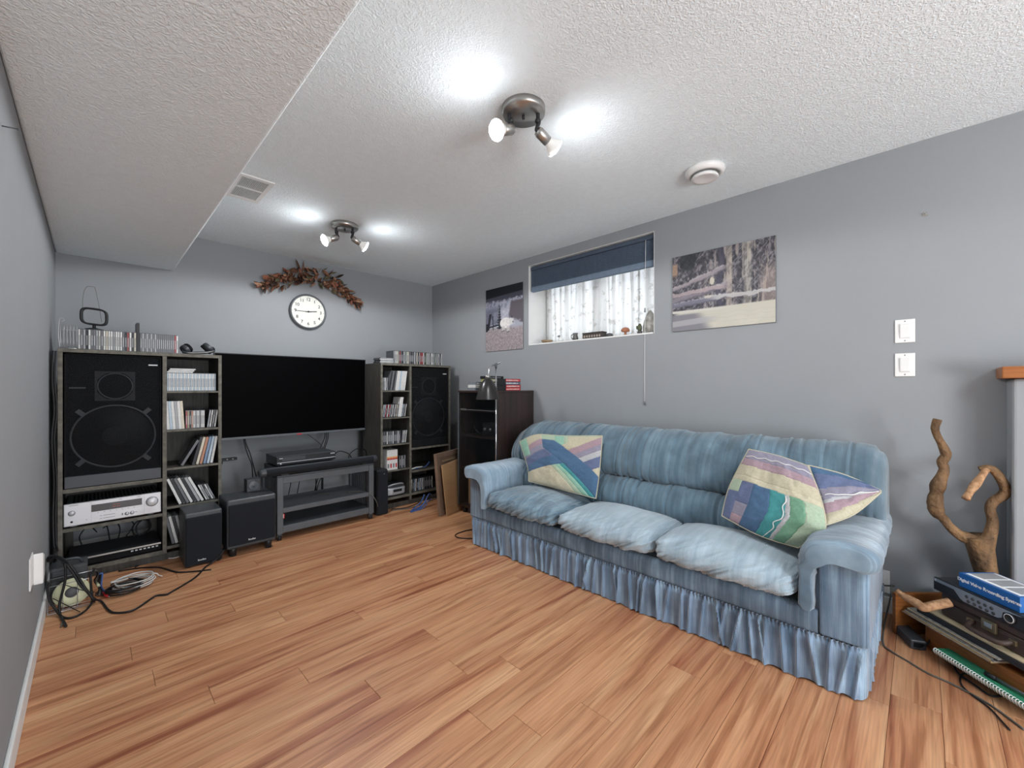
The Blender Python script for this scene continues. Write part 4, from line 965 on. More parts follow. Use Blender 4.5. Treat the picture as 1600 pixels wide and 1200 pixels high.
mb = MB().box(.735, .862, YB - .03, YB - .001, .535, .556); mb.box(.730, .76, YB - .028, YB - .002, .51, .536); mb.build('plate', M['black'], parent=t, bevel=.003)
for x in (.79, .83): MB().cyl((x, YB - .0315, .5455), (x, YB - .0295, .5455), .006).build('hole', M['light_mark'], parent=t)
cable('bent_lead', [(.68, YB - .02, .62), (.71, YB - .03, .60), (.728, YB - .03, .575), (.722, YB - .03, .545), (.738, YB - .03, .53), (.73, YB - .02, .45), (.715, YB - .02, .3)], .004, M['cable_black'], 'black lead bent down the wall beside receiver unit')
# ------------------------------------------------------------------ glass door cabinet in the corner
M['mahogany'] = mat('dark_mahogany', (62, 46, 42), .35, 0, .5, rgb2=(38, 32, 31), vscale=2, stretch=(14, 14, 1.2), coat=.2)
M['smoked'] = mat('smoked_glass', (30, 34, 36), .06, 0, .6, .02, 3, alpha=.22)
cx0, cx1, cy0, cy1, cz0, cz1 = 2.372, 2.842, 2.530, 3.052, .055, 1.120
t = thing('glass_cabinet', 'dark stereo cabinet with smoked glass door behind sofa arm', 'cabinet', ((cx0 + cx1) / 2, (cy0 + cy1) / 2, 0))
MB().box(cx0 + .016, cx1, cy0, cy0 + .018, cz0, cz1 - .018).build('side_panel', M['mahogany'], parent=t, bevel=.002)
MB().box(cx0 + .016, cx1, cy1 - .018, cy1, cz0, cz1 - .018).build('side_panel', M['mahogany'], parent=t, bevel=.002)
MB().box(cx0 + .004, cx1, cy0 - .002, cy1 + .002, cz1 - .018, cz1).build('top_panel', M['mahogany'], parent=t, bevel=.003)
MB().box(cx0 + .016, cx1, cy0 + .018, cy1 - .018, cz0, cz0 + .020).build('bottom_panel', M['mahogany'], parent=t)
MB().box(cx1 - .006, cx1, cy0 + .018, cy1 - .018, cz0 + .02, cz1 - .018).build('back_panel', M['unit'], parent=t)
for z in (.40, .70, .93): MB().box(cx0 + .03, cx1 - .006, cy0 + .018, cy1 - .018, z, z + .016).build('shelf', M['mahogany'], parent=t)
d = MB().box(cx0 + .003, cx0 + .008, cy0 + .012, cy1 - .012, cz0 + .022, cz1 - .022).build('door', M['smoked'], parent=t)
MB().box(cx0 - .002, cx0 + .010, cy0 + .004, cy0 + .013, cz0 + .01, cz1 - .02).build('door_trim', M['chrome'], parent=d, bevel=.001)
MB().box(cx0 - .002, cx0 + .010, cy1 - .013, cy1 - .004, cz0 + .01, cz1 - .02).build('door_trim', M['dark_metal'], parent=d, bevel=.001)
MB().box(cx0 - .001, cx0 + .003, cy0 + .02, cy1 - .02, .945, .951).build('handle_strip', M['dark_metal'], parent=d)
MB().box(cx0 - .003, cx0 + .003, cy1 - .12, cy1 - .05, .941, .957).build('badge', M['nickel'], parent=d)
for x in (cx0 + .05, cx1 - .05):
    for yy in (cy0 + .05, cy1 - .05): MB().cyl((x, yy, 0), (x, yy, cz0), .022, .026).build('foot', M['black'], parent=t)
t = thing('amplifier', 'dark amplifier on the upper shelf inside glass cabinet', 'amplifier', (2.62, 2.79, .716))
MB().box(2.47, 2.80, 2.58, 2.80, .724, .83).build('chassis', M['black_satin'], parent=t, bevel=.004)
MB().box(2.463, 2.471, 2.575, 2.805, .722, .832).build('front_panel', M['black'], parent=t, bevel=.003)
for yy in (2.62, 2.70, 2.77): MB().cyl((2.464, yy, .775), (2.452, yy, .775), .014).build('knob', M['nickel'], parent=t)
for x in (2.5, 2.77):
    for yy in (2.61, 2.77): MB().cyl((x, yy, .716), (x, yy, .725), .012).build('foot', M['black'], parent=t)
cable('cabinet_lead', [(2.48, 2.83, .721), (2.45, 2.88, .76), (2.46, 2.92, .79), (2.47, 2.95, .74), (2.50, 2.98, .722)], .005, M['cable_black'], 'black lead looping beside amplifier behind the smoked glass')
t = thing('cardboard_carton', 'plain pale carton standing at the bottom of glass cabinet', 'box', (2.6, 2.79, .075))
MB().box(2.44, 2.76, 2.66, 2.98, .0755, .36).build('carton', M['cardboard'], parent=t, bevel=.003)
MB().box(2.439, 2.4395, 2.79, 2.84, .0757, .36).build('packing_tape', M['wood_dish'], parent=t)

# tapes on the cabinet
TCOL = {'red': (200, 66, 70), 'white': (206, 206, 202), 'grey': (120, 124, 130), 'olive': (150, 150, 100), 'black': (30, 31, 33), 'blue grey': (104, 110, 128)}
def tape(x0, y0, z, col, other, label):
    w, dp, h = .187, .104, .0252
    mb = MB().box(0, w, 0, dp, 0, h, 0); r = random.Random(hash(label) % 999 if False else len(label) * 7 + int(z * 1000))
    mb.box(.004, w - .004, -.0006, .001, .002, h - .002, 1)
    xx = .012
    while xx < w - .03:
        l = r.uniform(.006, .014); mb.box(xx, xx + l, -.0011, 0, .007, .017 + r.uniform(-.002, .002), 2); xx += l + r.uniform(.002, .009)
    o = mb.build('video_tape', [M['black'] if col in ('red', 'blue grey') else matc(col), matc(col), matc(other)], loc=(x0, y0, z), world=False)
    return tag(o, label, 'video tape', 'video tapes stacked on the glass cabinet')
def matc(n):
    k = 'tape_' + n
    if k not in M: M[k] = mat(k.replace(' ', '_'), TCOL[n], .45, 0, .4, .08, 60)
    return M[k]
zt = cz1 + .0005
for k, (c, o2, lb) in enumerate((('red', 'white', 'bottom red video tape in the red stack on glass cabinet'), ('red', 'white', 'second red video tape from bottom on glass cabinet'),
        ('blue grey', 'white', 'blue grey video tape between red ones on glass cabinet'), ('red', 'white', 'topmost red video tape of the stack on glass cabinet'))):
    tape(2.500 + .003 * (k % 2), 2.548 + .002 * k, zt + .0256 * k, c, o2, lb)
for k, (c, o2, lb) in enumerate((('grey', 'white', 'grey video tape at the bottom behind the lamp shade'), ('olive', 'black', 'olive video tape second from bottom behind lamp shade'),
        ('black', 'white', 'black video tape third up behind the lamp shade'), ('olive', 'white', 'olive topped video tape fourth up behind lamp shade'), ('black', 'grey', 'plain black video tape on top behind lamp shade'))):
    tape(2.415 + .004 * (k % 2), 2.668 + .003 * k, zt + .0256 * k, c, o2, lb)
for k, (c, o2, lb) in enumerate((('grey', 'black', 'lowest of three grey tapes at cabinet corner near shelving'), ('white', 'grey', 'white video tape between two grey ones on cabinet'), ('grey', 'white', 'uppermost grey video tape beside the lamp shade'))):
    tape(2.395 + .004 * k, 2.83, zt + .0256 * k, c, o2, lb)

# floor lamp
t = thing('floor_lamp', 'slim metal floor lamp with black bell shade behind sofa arm', 'lamp', (2.332, 2.490, 0))
px_, py_ = 2.332, 2.490
MB().lathe([(.088, 0), (.088, .010), (.080, .016), (.012, .022), (0, .022)], (px_, py_, 0), n=36).build('base', M['nickel'], parent=t)
MB().cyl((px_, py_, .018), (px_, py_, 1.345), .0062, n=14).build('pole', M['chrome'], parent=t)
sc = Vector((2.236, 2.485, 1.052)); nk = Vector((px_, py_, 1.325))
MB().tube(smooth_pts([nk + Vector((.03, -.02, .030)), nk + Vector((0, 0, .012)), nk + Vector((-.055, .002, -.002)), sc + Vector((.012, 0, .222)), sc + Vector((0, 0, .172))], 6), .0045, 10).build('gooseneck', M['chrome'], parent=t)
MB().tube([nk + Vector((-.03, .022, .0)), nk + Vector((.028, -.020, .022))], .0042, 8).cyl(nk + Vector((0, 0, -.015)), nk + Vector((0, 0, .022)), .010).build('clamp_knob', M['dark_metal'], parent=t)
M['shade_black'] = mat('black_enamel_shade', (40, 38, 38), .28, .1, .5, .05, 6); M['shade_white'] = mat('white_enamel', (224, 224, 222), .5)
so = [(.018, .172), (.026, .164), (.040, .150), (.055, .128), (.070, .094), (.082, .055), (.092, .015), (.096, 0)]
o = MB(); o.lathe(list(reversed(so)), sc, n=40, cap=False); o.lathe([(r - .0025, z) for r, z in reversed(so)], sc, n=40, mi=1, cap=False)
o.build('lamp_shade', [M['shade_black'], M['shade_white']], parent=t, fix=False)
MB().lathe([(0, .175), (.016, .172), (.022, .180), (.018, .192), (.006, .196)], sc, n=24).build('shade_cap', M['nickel'], parent=t)
MB().lathe([(0, .035), (.022, .045), (.028, .070), (.018, .105), (.014, .15)], sc, n=20).build('unlit_bulb', M['shade_white'], parent=t)

# boards leaning beside the cabinet
t = thing('framed_board', 'tall brown board standing between shelving unit and glass cabinet', 'board', (2.17, 3.03, 0), math.radians(20))
th = math.radians(5.5); Rl = Matrix.Rotation(-th, 3, 'X') if False else Matrix.Rotation(th, 3, 'X')
def lean(p): q = Matrix.Rotation(-th, 3, 'X') @ Vector((p[0], p[1], p[2])); return (q.x, q.y, q.z)
def lbox(mb, x0, x1, y0, y1, z0, z1, mi=0):
    n0 = len(mb.v); mb.box(x0, x1, y0, y1, z0, z1, mi); mb.v[n0:] = [lean(v) for v in mb.v[n0:]]; return mb
W_, H_ = .40, .555
for b in ((0, .045, 0, .028, 0.003, H_), (W_ - .045, W_, 0, .028, .003, H_), (.045, W_ - .045, 0, .028, .003, .048), (.045, W_ - .045, 0, .028, H_ - .045, H_)):
    lbox(MB(), *b).build('frame_rail', M['brown_frame'], parent=t, world=False, bevel=.002)
lbox(MB(), .045, W_ - .045, .010, .022, .048, H_ - .045).build('backing_panel', M['brown_frame'], parent=t, world=False)
lbox(MB(), .10, .30, -.004, .010, .470, .484).build('hanging_rail', M['wood_dish'], parent=t, world=False)
t = thing('cardboard_sheet', 'flat cardboard sheet leaning against the brown framed board', 'cardboard', (2.19, 3.005, 0), math.radians(20))
mb = MB(); mb.prism([(.018, .002), (.36, .002), (.36, .475), (.0, .455)], -.012, -.006, lambda a, b, d: lean((a, d - .002, b))); mb.build('sheet', M['cardboard'], parent=t, world=False)
cable('blue_network_cable', [(2.33, 3.40, .09), (2.28, 3.38, .12), (2.22, 3.36, .06), (2.16, 3.36, .008), (2.05, 3.33, .006), (2.12, 3.38, .02), (2.22, 3.42, .05), (2.28, 3.46, .10)], .006, M['cable_blue'], 'bunched blue network cable on floor by the brown board')
cable('blue_lead', [(2.31, 3.38, .07), (2.24, 3.40, .03), (2.14, 3.37, .012), (2.06, 3.35, .006), (2.16, 3.34, .006), (2.24, 3.35, .04)], .005, M['cable_blue'], 'second blue cable tangled under the first by brown board')
cable('floor_cable', [at(612, 795, Z=.005), at(635, 793, Z=.005), at(655, 784, Z=.005), at(652, 775, Z=.005), at(635, 772, Z=.005)], .004, M['cable_black'], 'thin dark cable looped on floor under the corner unit')
cable('floor_cable', [at(611, 797, Z=.005), at(640, 794, Z=.005), at(664, 785, Z=.005), at(690, 776, Z=.005)], .004, M['cable_grey'], 'grey cable running on floor from tower speaker to brown board')

# ------------------------------------------------------------------ pictures on the window wall
def print_mat(name):
    m = bpy.data.materials.new(name); m.use_nodes = True; nt = m.node_tree; b = nt.nodes['Principled BSDF']
    a = nt.nodes.new('ShaderNodeVertexColor'); a.layer_name = 'print'; nt.links.new(a.outputs['Color'], b.inputs['Base Color'])
    b.inputs['Roughness'].default_value = .55; b.inputs['Specular IOR Level'].default_value = .3; return m
M['print'] = print_mat('printed_photo')
def picture(label, y0, y1, z0, z1, img):
    """img: rows top to bottom, columns from far end (y1) to near end (y0), sRGB 0..1"""
    t = thing('photo_print', label, 'picture', (XR, (y0 + y1) / 2, z0), 0)
    MB().box(XR - .010, XR - .001, y0, y1, z0, z1).build('board', M['grey_mark'], parent=t)
    h, w = img.shape[:2]; ys = np.linspace(y1 - .001, y0 + .001, w + 1); zs = np.linspace(z1 - .001, z0 + .001, h + 1)
    Y, Z = np.meshgrid(ys, zs); v = np.stack([np.full(Y.shape, XR - .0106), Y, Z], -1).reshape(-1, 3)
    i = np.arange(h)[:, None] * (w + 1) + np.arange(w)[None]; f = np.stack([i, i + w + 1, i + w + 2, i + 1], -1).reshape(-1, 4)
    o = MB(); o.v = [tuple(p) for p in v]; o.f = [tuple(int(k) for k in q) for q in f]; o.m = [0] * len(o.f); o.sm = [False] * len(o.f)
    ob = o.build('printed_face', M['print'], parent=t, fix=False)
    ca = ob.data.color_attributes.new('print', 'FLOAT_COLOR', 'CORNER')
    c = np.clip(img, 0, 1); c = np.where(c <= .04045, c / 12.92, ((c + .055) / 1.055) ** 2.4).reshape(-1, 3)
    c = np.concatenate([c, np.ones((len(c), 1))], 1); ca.data.foreach_set('color', np.repeat(c, 4, 0).ravel())
    return t
def blend(img, mask, col): return img * (1 - mask[..., None]) + np.array(col)[None, None] / 255 * mask[..., None]
def ss(x, a, b): t_ = np.clip((x - a) / (b - a), 0, 1); return t_ * t_ * (3 - 2 * t_)
vn = VN(21); h, w = 150, 125; v, u = np.meshgrid((np.arange(h) + .5) / h, (np.arange(w) + .5) / w, indexing='ij')
n1 = vn(u * 30, v * 36, 4); n2 = vn(u * 7 + 40, v * 9, 4); n3 = vn(u * 90, v * 80 + 9, 2)
im = np.ones((h, w, 3)) * np.array([150, 140, 142]) / 255 * (0.72 + .55 * n3[..., None])           # grainy ground
im = blend(im, ss(-(v - .62 - .05 * n2), -.02, .02), (164, 164, 176)); im = blend(im, ss(n1, .5, .7) * ss(-(v - .62), -.02, .02) * .5, (204, 204, 212))                                # snow / pale distance
im = blend(im, (ss(-(v - .50 - .15 * n2), -.02, .03) * ss(-(u - .36 - .1 * n1), -.03, .03)), (96, 98, 112))
im = blend(im, ss(-(v - .30 - .06 * n1), -.04, .05) * .8, (158, 160, 174)); im = blend(im, ss(n1, .45, .62) * ss(-(v - .34), -.06, .06) * .7, (98, 100, 116)); im = blend(im, ss(n2, .5, .7) * ss(-(v - .6), -.1, .1) * ss(v, .3, .36) * .45, (150, 152, 166))
im = blend(im, ss(u - .66 + .3 * (v - .35), -.02, .04) * ss(-(v - .50 - .08 * n1 - (u - .8) * .3), -.02, .03) * ss(v - .24, -.01, .03), (92, 84, 92))
im = blend(im, ss(-(v - .185 - .05 * n1), -.01, .02), (66, 68, 80)); im = blend(im, ss(-(v - .15 + .03 * u), -.008, .012), (24, 26, 33))
tw = .055 * ((v - .24) / .4) * (.6 + .8 * (np.sin(v * 150) > 0)); im = blend(im, ((np.abs(u - .39) < np.clip(tw, .006, 1)) & (v > .25) & (v < .66)) * .93, (36, 38, 46))
im = blend(im, ((np.abs(u - .10 - .05 * np.sin(v * 6)) < .035) & (v > .40) & (v < .66)) * .9, (34, 34, 42))
im = blend(im, ((np.abs(u - .20 - .10 * (v - .5)) < .012) & (v > .43) & (v < .66)) * .9, (34, 34, 42))
im = blend(im, ((np.abs(v - .62 + .08 * u) < .014) & (u < .36)) * .9, (30, 32, 40)); im = blend(im, ((u + (v - .6) * .6 < .10) & (v > .55) & (v < .68)) * .9, (30, 32, 40))
g = ((u - .55) / .155) ** 2 + ((v - .575) / .085) ** 2; im = blend(im, ss(-g, -1.05, -.8), (226, 222, 218)); im = blend(im, ss(-g, -1.0, -.5) * (n1 > .5) * .35, (186, 180, 180))
g = ((u - .70) / .06) ** 2 + ((v - .56) / .055) ** 2; im = blend(im, ss(-g, -1.05, -.8), (206, 202, 200))
for lx, l1 in ((.47, .71), (.51, .70), (.60, .73), (.64, .72)): im = blend(im, ((np.abs(u - lx) < .016) & (v > .62) & (v < l1)) * .95, (196, 190, 188)); im = blend(im, ((np.abs(u - lx) < .016) & (v > l1 - .015) & (v < l1)) * .9, (60, 56, 60))
im = blend(im, ((np.abs(u - .72) < .008) & (v > .47) & (v < .52)) * .9, (50, 46, 50)); im = blend(im, ((np.abs(u - .745) < .012) & (np.abs(v - .575) < .012)) * .9, (60, 54, 58))
picture('unframed print of a white mountain goat left of the window', 2.662, 3.185, 1.512, 2.142, im)

h, w = 150, 180; v, u = np.meshgrid((np.arange(h) + .5) / h, (np.arange(w) + .5) / w, indexing='ij'); vn = VN(33)
n1 = vn(u * 40, v * 22, 4); n2 = vn(u * 9, v * 6 + 4, 4); st = vn(u * 46, v * 5 + 11, 3); tg = vn((u + v * .7) * 60, (v - u * .5) * 12, 2); tg2 = vn((u - v * .6) * 70, (v + u * .6) * 14 + 5, 2)
im = np.ones((h, w, 3)) * np.array([58, 56, 64]) / 255 * (.45 + 1.1 * n1[..., None])
im = blend(im, ss(st, .56, .66) * .75 * ss(u, .25, .5), (170, 158, 148)); im = blend(im, ss(tg, .60, .74) * .45, (160, 158, 162)); im = blend(im, ss(tg2, .62, .74) * .35, (150, 146, 148)); im = blend(im, ss(n1, .55, .75) * .4, (176, 168, 164))
im = blend(im, ss(-(np.abs(u - .50 - .02 * np.sin(v * 9))), -.035, -.02) * .85, (58, 56, 72)); im = blend(im, ss(-np.abs(u - .59), -.035, -.02) * .7 * (.6 + .5 * n1), (178, 166, 152))
im = blend(im, ss(-np.abs(u - .76), -.05, -.02) * .6 * (.5 + .6 * n1), (190, 184, 170)); im = blend(im, ss(u - .88, -.05, .05) * ss(v - .22, 0, .2) * .55, (168, 148, 138))
im = blend(im, ss(-((u - .17) / .1) ** 2 - ((v - .08) / .14) ** 2, -1.1, -.6) * .7, (26, 32, 34)); im = blend(im, (u < .055) * ss(v, .08, .12) * ss(-v, -.3, -.22) * .7, (188, 150, 120))
for c0, sl, th_, col in ((.44, -.34, .040, (150, 140, 144)), (.60, -.22, .045, (128, 120, 130)), (.53, -.06, .038, (164, 148, 150)), (.66, -.10, .040, (112, 110, 126)), (.60, .02, .03, (186, 184, 182))):
    d = v - (c0 + sl * u) + .05 * (n2 - .5) + .03 * (n1 - .5); k = ss(-np.abs(d), -th_, -th_ * .6) * (ss(-u, -.62, -.5) if sl < -.05 else ss(u, .35, .5)); im = blend(im, k * .9, col)
    im = blend(im, k * ss(-d, -.0, .03) * ss(n1, .4, .6) * .4, (206, 202, 200)); im = blend(im, k * ss(d, .012, .03) * .5, (58, 54, 68))
im = blend(im, ss(v - .735, -.008, .012) * ss(u + .6 * (v - .72), .02, .12), (196, 192, 176)); im = blend(im, ss(v - .76, 0, .25) * ss(n2, .35, .65) * .35, (214, 210, 196)); im = blend(im, ss(np.sin(v * 120 + 6 * n2), .85, 1) * ss(v, .76, .8) * .3, (172, 168, 156))
im = blend(im, ss(-(u - .30 - .5 * (v - .9)), -.12, .03) * ss(v, .77, .80) * .9, (116, 114, 124)); im = blend(im, ss(-np.abs(v - .90 + .06 * (u - .1)), -.045, -.03) * ss(-u, -.55, -.3) * .85, (168, 166, 170))
im = blend(im, ss(-np.abs(v - .745 - .03 * u), -.02, -.01) * ss(-u, -.7, -.4), (204, 200, 190)); im = blend(im, ss(-(((u - .42 + .03 * (n1 - .5)) / .024) ** 2 + ((v - .40) / .055) ** 2), -1.2, -.5) * .9, (206, 198, 180)); im = blend(im, ss(-(((u - .385) / .045) ** 2 + ((v - .60 + .05 * (n1 - .5)) / .022) ** 2), -1.2, -.5) * .85, (200, 192, 178))
im = im * .88 + .06
picture('unframed print of pale driftwood logs right of the window', .614, 1.235, 1.535, 2.050, im)

# ------------------------------------------------------------------ switches, outlets, nails
for zc, lb in ((1.430, 'upper white light switch on wall above sofa end'), (1.2615, 'lower white light switch on wall above sofa end')):
    t = thing('light_switch', lb, 'switch', (XR, .0595, zc), 0, 'rocker light switches')
    MB().box(XR - .006, XR - .0005, .0225, .0965, zc - .058, zc + .058).build('plate', M['plastic_white'], parent=t, bevel=.003)
    MB().box(XR - .0075, XR - .005, .040, .079, zc - .036, zc + .036).build('bezel', M['white'], parent=t, bevel=.001)
    mb = MB(); x = XR - .0075
    mb.prism([(0, -.033), (.0035, -.033), (.0075, .033), (0, .033)], .0425, .0765, lambda a, b, d: (x - a, d, zc + b)); mb.build('rocker', M['plastic_white'], parent=t, bevel=.0008)
    for s_ in (-1, 1): MB().cyl((XR - .006, .0595, zc + .048 * s_), (XR - .0068, .0595, zc + .048 * s_), .003, n=10).build('screw', M['grey_mark'], parent=t)
t = thing('wall_outlet', 'white wall outlet behind sofa end with black plug', 'outlet', (XR, .155, .16))
MB().box(XR - .006, XR - .0005, .115, .19, .10, .215).build('plate', M['plastic_white'], parent=t, bevel=.003)
for z in (.135, .18): MB().box(XR - .008, XR - .005, .135, .17, z - .015, z + .015).build('socket', M['white'], parent=t, bevel=.002)
MB().box(XR - .035, XR - .0085, .137, .165, .122, .15).build('plug', M['black'], parent=t, bevel=.004)
t = thing('wall_outlet_cover', 'white outlet plate with tapered adapter low on side wall', 'outlet', (XL, 2.55, .40))
MB().box(XL + .0005, XL + .006, 2.495, 2.60, .345, .472).build('plate', M['plastic_white'], parent=t, bevel=.002)
mb = MB(); mb.prism([(2.585, .338), (2.66, .352), (2.66, .440), (2.585, .466)], .006, .034, lambda a, b, d: (XL + d, a, b)); mb.build('adapter', M['plastic_white'], parent=t, bevel=.003)
t = tag(MB().tube([(XR - .001, -.013, 1.991), (XR - .018, -.010, 1.993), (XR - .020, -.009, 2.003)], .0016, 6).box(XR - .003, XR, -.022, -.004, 1.984, 1.998).build('wall_hook', M['nickel'], loc=(XR, -.013, 1.991)), 'tiny bare picture hook high on wall above the switches', 'hook')
t = tag(MB().tube([(XL + .0005, 1.815, 1.875), (XL + .03, 1.812, 1.878)], .0018, 6).cyl((XL + .029, 1.812, 1.878), (XL + .031, 1.812, 1.878), .004, n=8).build('wall_nail', M['dark_metal'], loc=(XL, 1.815, 1.875)), 'single nail sticking out of the bare side wall', 'nail')
# ------------------------------------------------------------------ sofa
SM = {'body': ribbed('corduroy_body', (134, 160, 180), (92, 118, 140), 'Y', 1500, .5, third=(112, 132, 152)),
      'skirt': ribbed('corduroy_skirt', (152, 180, 202), (98, 126, 152), 'Y', 1500, .7, (40, 2), third=(124, 144, 168)),
      'back': ribbed('corduroy_back', (114, 138, 152), (92, 116, 132), 'Y', 1500, .55, (34, 2.0)),
      'seat': ribbed('velour_seat', (176, 193, 203), (152, 171, 184), 'Y', 1400, .6, (50, 4), soft=.12),  # seats and arms: one velour, nap sheen put into pale and dark colours
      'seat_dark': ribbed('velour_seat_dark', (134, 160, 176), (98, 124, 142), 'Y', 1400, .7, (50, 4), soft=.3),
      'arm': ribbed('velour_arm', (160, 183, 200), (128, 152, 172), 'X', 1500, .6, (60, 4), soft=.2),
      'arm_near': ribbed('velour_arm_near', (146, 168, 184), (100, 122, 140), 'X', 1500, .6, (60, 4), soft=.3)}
SY0, SY1, SYC = .14, 2.39, 1.265
so_ = thing('sofa', 'long blue corduroy sofa with ruffled skirt under the window', 'sofa', (2.38, SYC, 0))
MB().box(2.03, 2.78, .17, 2.36, .03, .285).build('base', SM['body'], parent=so_)
MB().box(2.66, 2.80, .16, 2.37, .03, .74).build('back_frame', SM['body'], parent=so_, bevel=.02)
for x in (2.06, 2.74):
    for yy in (.2, 2.33): MB().cyl((x, yy, 0), (x, yy, .032), .022).build('foot', M['black'], parent=so_)
# front rail
P = []
for k in range(15):
    a = PI * (k / 14) - PI / 2; P.append((2.0 - .034 * math.copysign(abs(math.cos(a)) ** .6, math.cos(a)), .238 + .052 * math.copysign(abs(math.sin(a)) ** .8, math.sin(a))))
MB().grid([[(x, yy, z) for x, z in P] for yy in np.linspace(.285, 2.245, 40)]).build('front_rail', SM['body'], parent=so_)
# ruffled skirt
rg = random.Random(12)
path = [(2.76, SY1), (2.03, SY1)]; 
def skirt_path(s):
    """from the rear far corner round the front to the rear near corner; returns x, y, outward normal"""
    r = .05; L1 = 2.76 - (1.965 + r); L2 = PI / 2 * r; L3 = (SY1 - SY0) - 2 * r
    if s < L1: return 2.76 - s, SY1, 0, 1
    s -= L1
    if s < L2:
        a = PI / 2 + s / r; return 1.965 + r + r * math.cos(a), SY1 - r + r * math.sin(a), math.cos(a), math.sin(a)
    s -= L2
    if s < L3: return 1.965, SY1 - r - s, -1, 0
    s -= L3
    if s < L2:
        a = PI + s / r; return 1.965 + r + r * math.cos(a), SY0 + r + r * math.sin(a), math.cos(a), math.sin(a)
    s -= L2
    return 1.965 + r + s, SY0, 0, -1
LT = 2 * (2.76 - 2.015) + PI * .05 + (SY1 - SY0 - .10)
pl = []; s_ = 0
while s_ < LT: pl.append((s_, rg.uniform(.0026, .0048), rg.uniform(.016, .030), rg.uniform(-.35, .35), rg.uniform(0, .5))); s_ += rg.uniform(.026, .070)
pc = np.array([p[0] for p in pl]); pwd = np.array([p[1] for p in pl]); pa = np.array([p[2] for p in pl]); pk = np.array([p[3] for p in pl]); pt = np.array([p[4] for p in pl])
ss_ = np.arange(0, LT, .0032); zs = np.linspace(.198, .006, 17); P = []
vn = VN(4)
for s_ in ss_:
    x, yy, nx, ny = skirt_path(s_); row = []
    lo = vn(np.array([s_ * 14]), np.array([3.1]), 3)[0] - .5
    for j, z in enumerate(zs):
        t_ = j / 16
        env = np.clip((t_ + .03) * 5, 0, 1) * (1 - .25 * t_)
        c = pc + pk * t_ * .12
        d = float(np.sum(pa * env * np.exp(-((s_ - c) / (pwd * (1 + t_ * .9))) ** 2) * (1 - pt * t_))) 
        d = min(d, .036) + lo * .02 * t_ + (.004 * math.sin(s_ * 420) if j < 2 else 0)
        gather = -.006 if j == 1 else 0
        row.append((x + nx * (d + gather), yy + ny * (d + gather) * (.5 if nx == 0 else 1), z + (.003 * math.sin(s_ * 60) if j == 16 else 0)))
    P.append(row)
MB().grid(P).build('skirt', SM['skirt'], parent=so_)
# arms
def arm(sign, amat):
    Yf = (lambda y: y) if sign > 0 else (lambda y: 2 * SYC - y)
    o = MB()
    P = [(.135, .19), (.135, .50), (.30, .50), (.30, .19)]
    o.prism(P, 1.985, 2.74, lambda a, b, d: (d, Yf(a), b)); o.build('arm_body', SM['body'], parent=so_, bevel=.012, seg=3)
    MB().box(1.968, 1.99, min(Yf(.145), Yf(.283)), max(Yf(.145), Yf(.283)), .196, .487).build('arm_front_panel', SM['body'], parent=so_, bevel=.010, seg=3)
    pad = [(.128, .478), (.104, .496), (.098, .525), (.112, .556), (.150, .572), (.205, .578), (.26, .574), (.310, .556), (.338, .522), (.346, .47), (.348, .40), (.344, .30),
           (.315, .285), (.296, .30), (.292, .40), (.285, .455), (.25, .482), (.19, .484)]
    pts = [Vector((a, b, 0)) for a, b in pad]; pts = smooth_pts(pts, 4, True); c = Vector((.235, .50, 0)); rows_ = []
    vn = VN(17 + sign)
    xs = [(1.936, .62), (1.937, .78), (1.942, .91), (1.952, .975), (1.968, 1.0)] + [(x, 1.0) for x in np.linspace(1.985, 2.66, 60)]
    for i, (x, k) in enumerate(xs):
        row = []
        for q in pts:
            edge = .5 if q.x > .28 and q.y < .46 else 1   # thin inner flap keeps its thickness
            ctr = c if edge == 1 else Vector((.32, q.y * .9 + .04, 0))
            p = ctr + (q - ctr) * k
            wv = (vn(np.array([x * 22]), np.array([q.x * 10 + q.y * 16]), 3)[0] - .5) * .010 + (vn(np.array([x * 6]), np.array([q.y * 90 + x * 40]), 2)[0] - .5) * (.016 if edge < 1 or (q.x > .3 and q.y < .5) else .004)
            nrm = (q - ctr); nrm = nrm.normalized() if nrm.length > 1e-6 else Vector((0, 1, 0)); p = p + nrm * wv
            row.append((x, Yf(p.x), p.y))
        rows_.append(row)
    mb = MB(); mb.grid(rows_, cv=True); mb.add(rows_[0], [tuple(range(len(pts)))]); mb.build('arm_pad', amat, parent=so_)
arm(1, SM['arm_near']); arm(-1, SM['arm'])
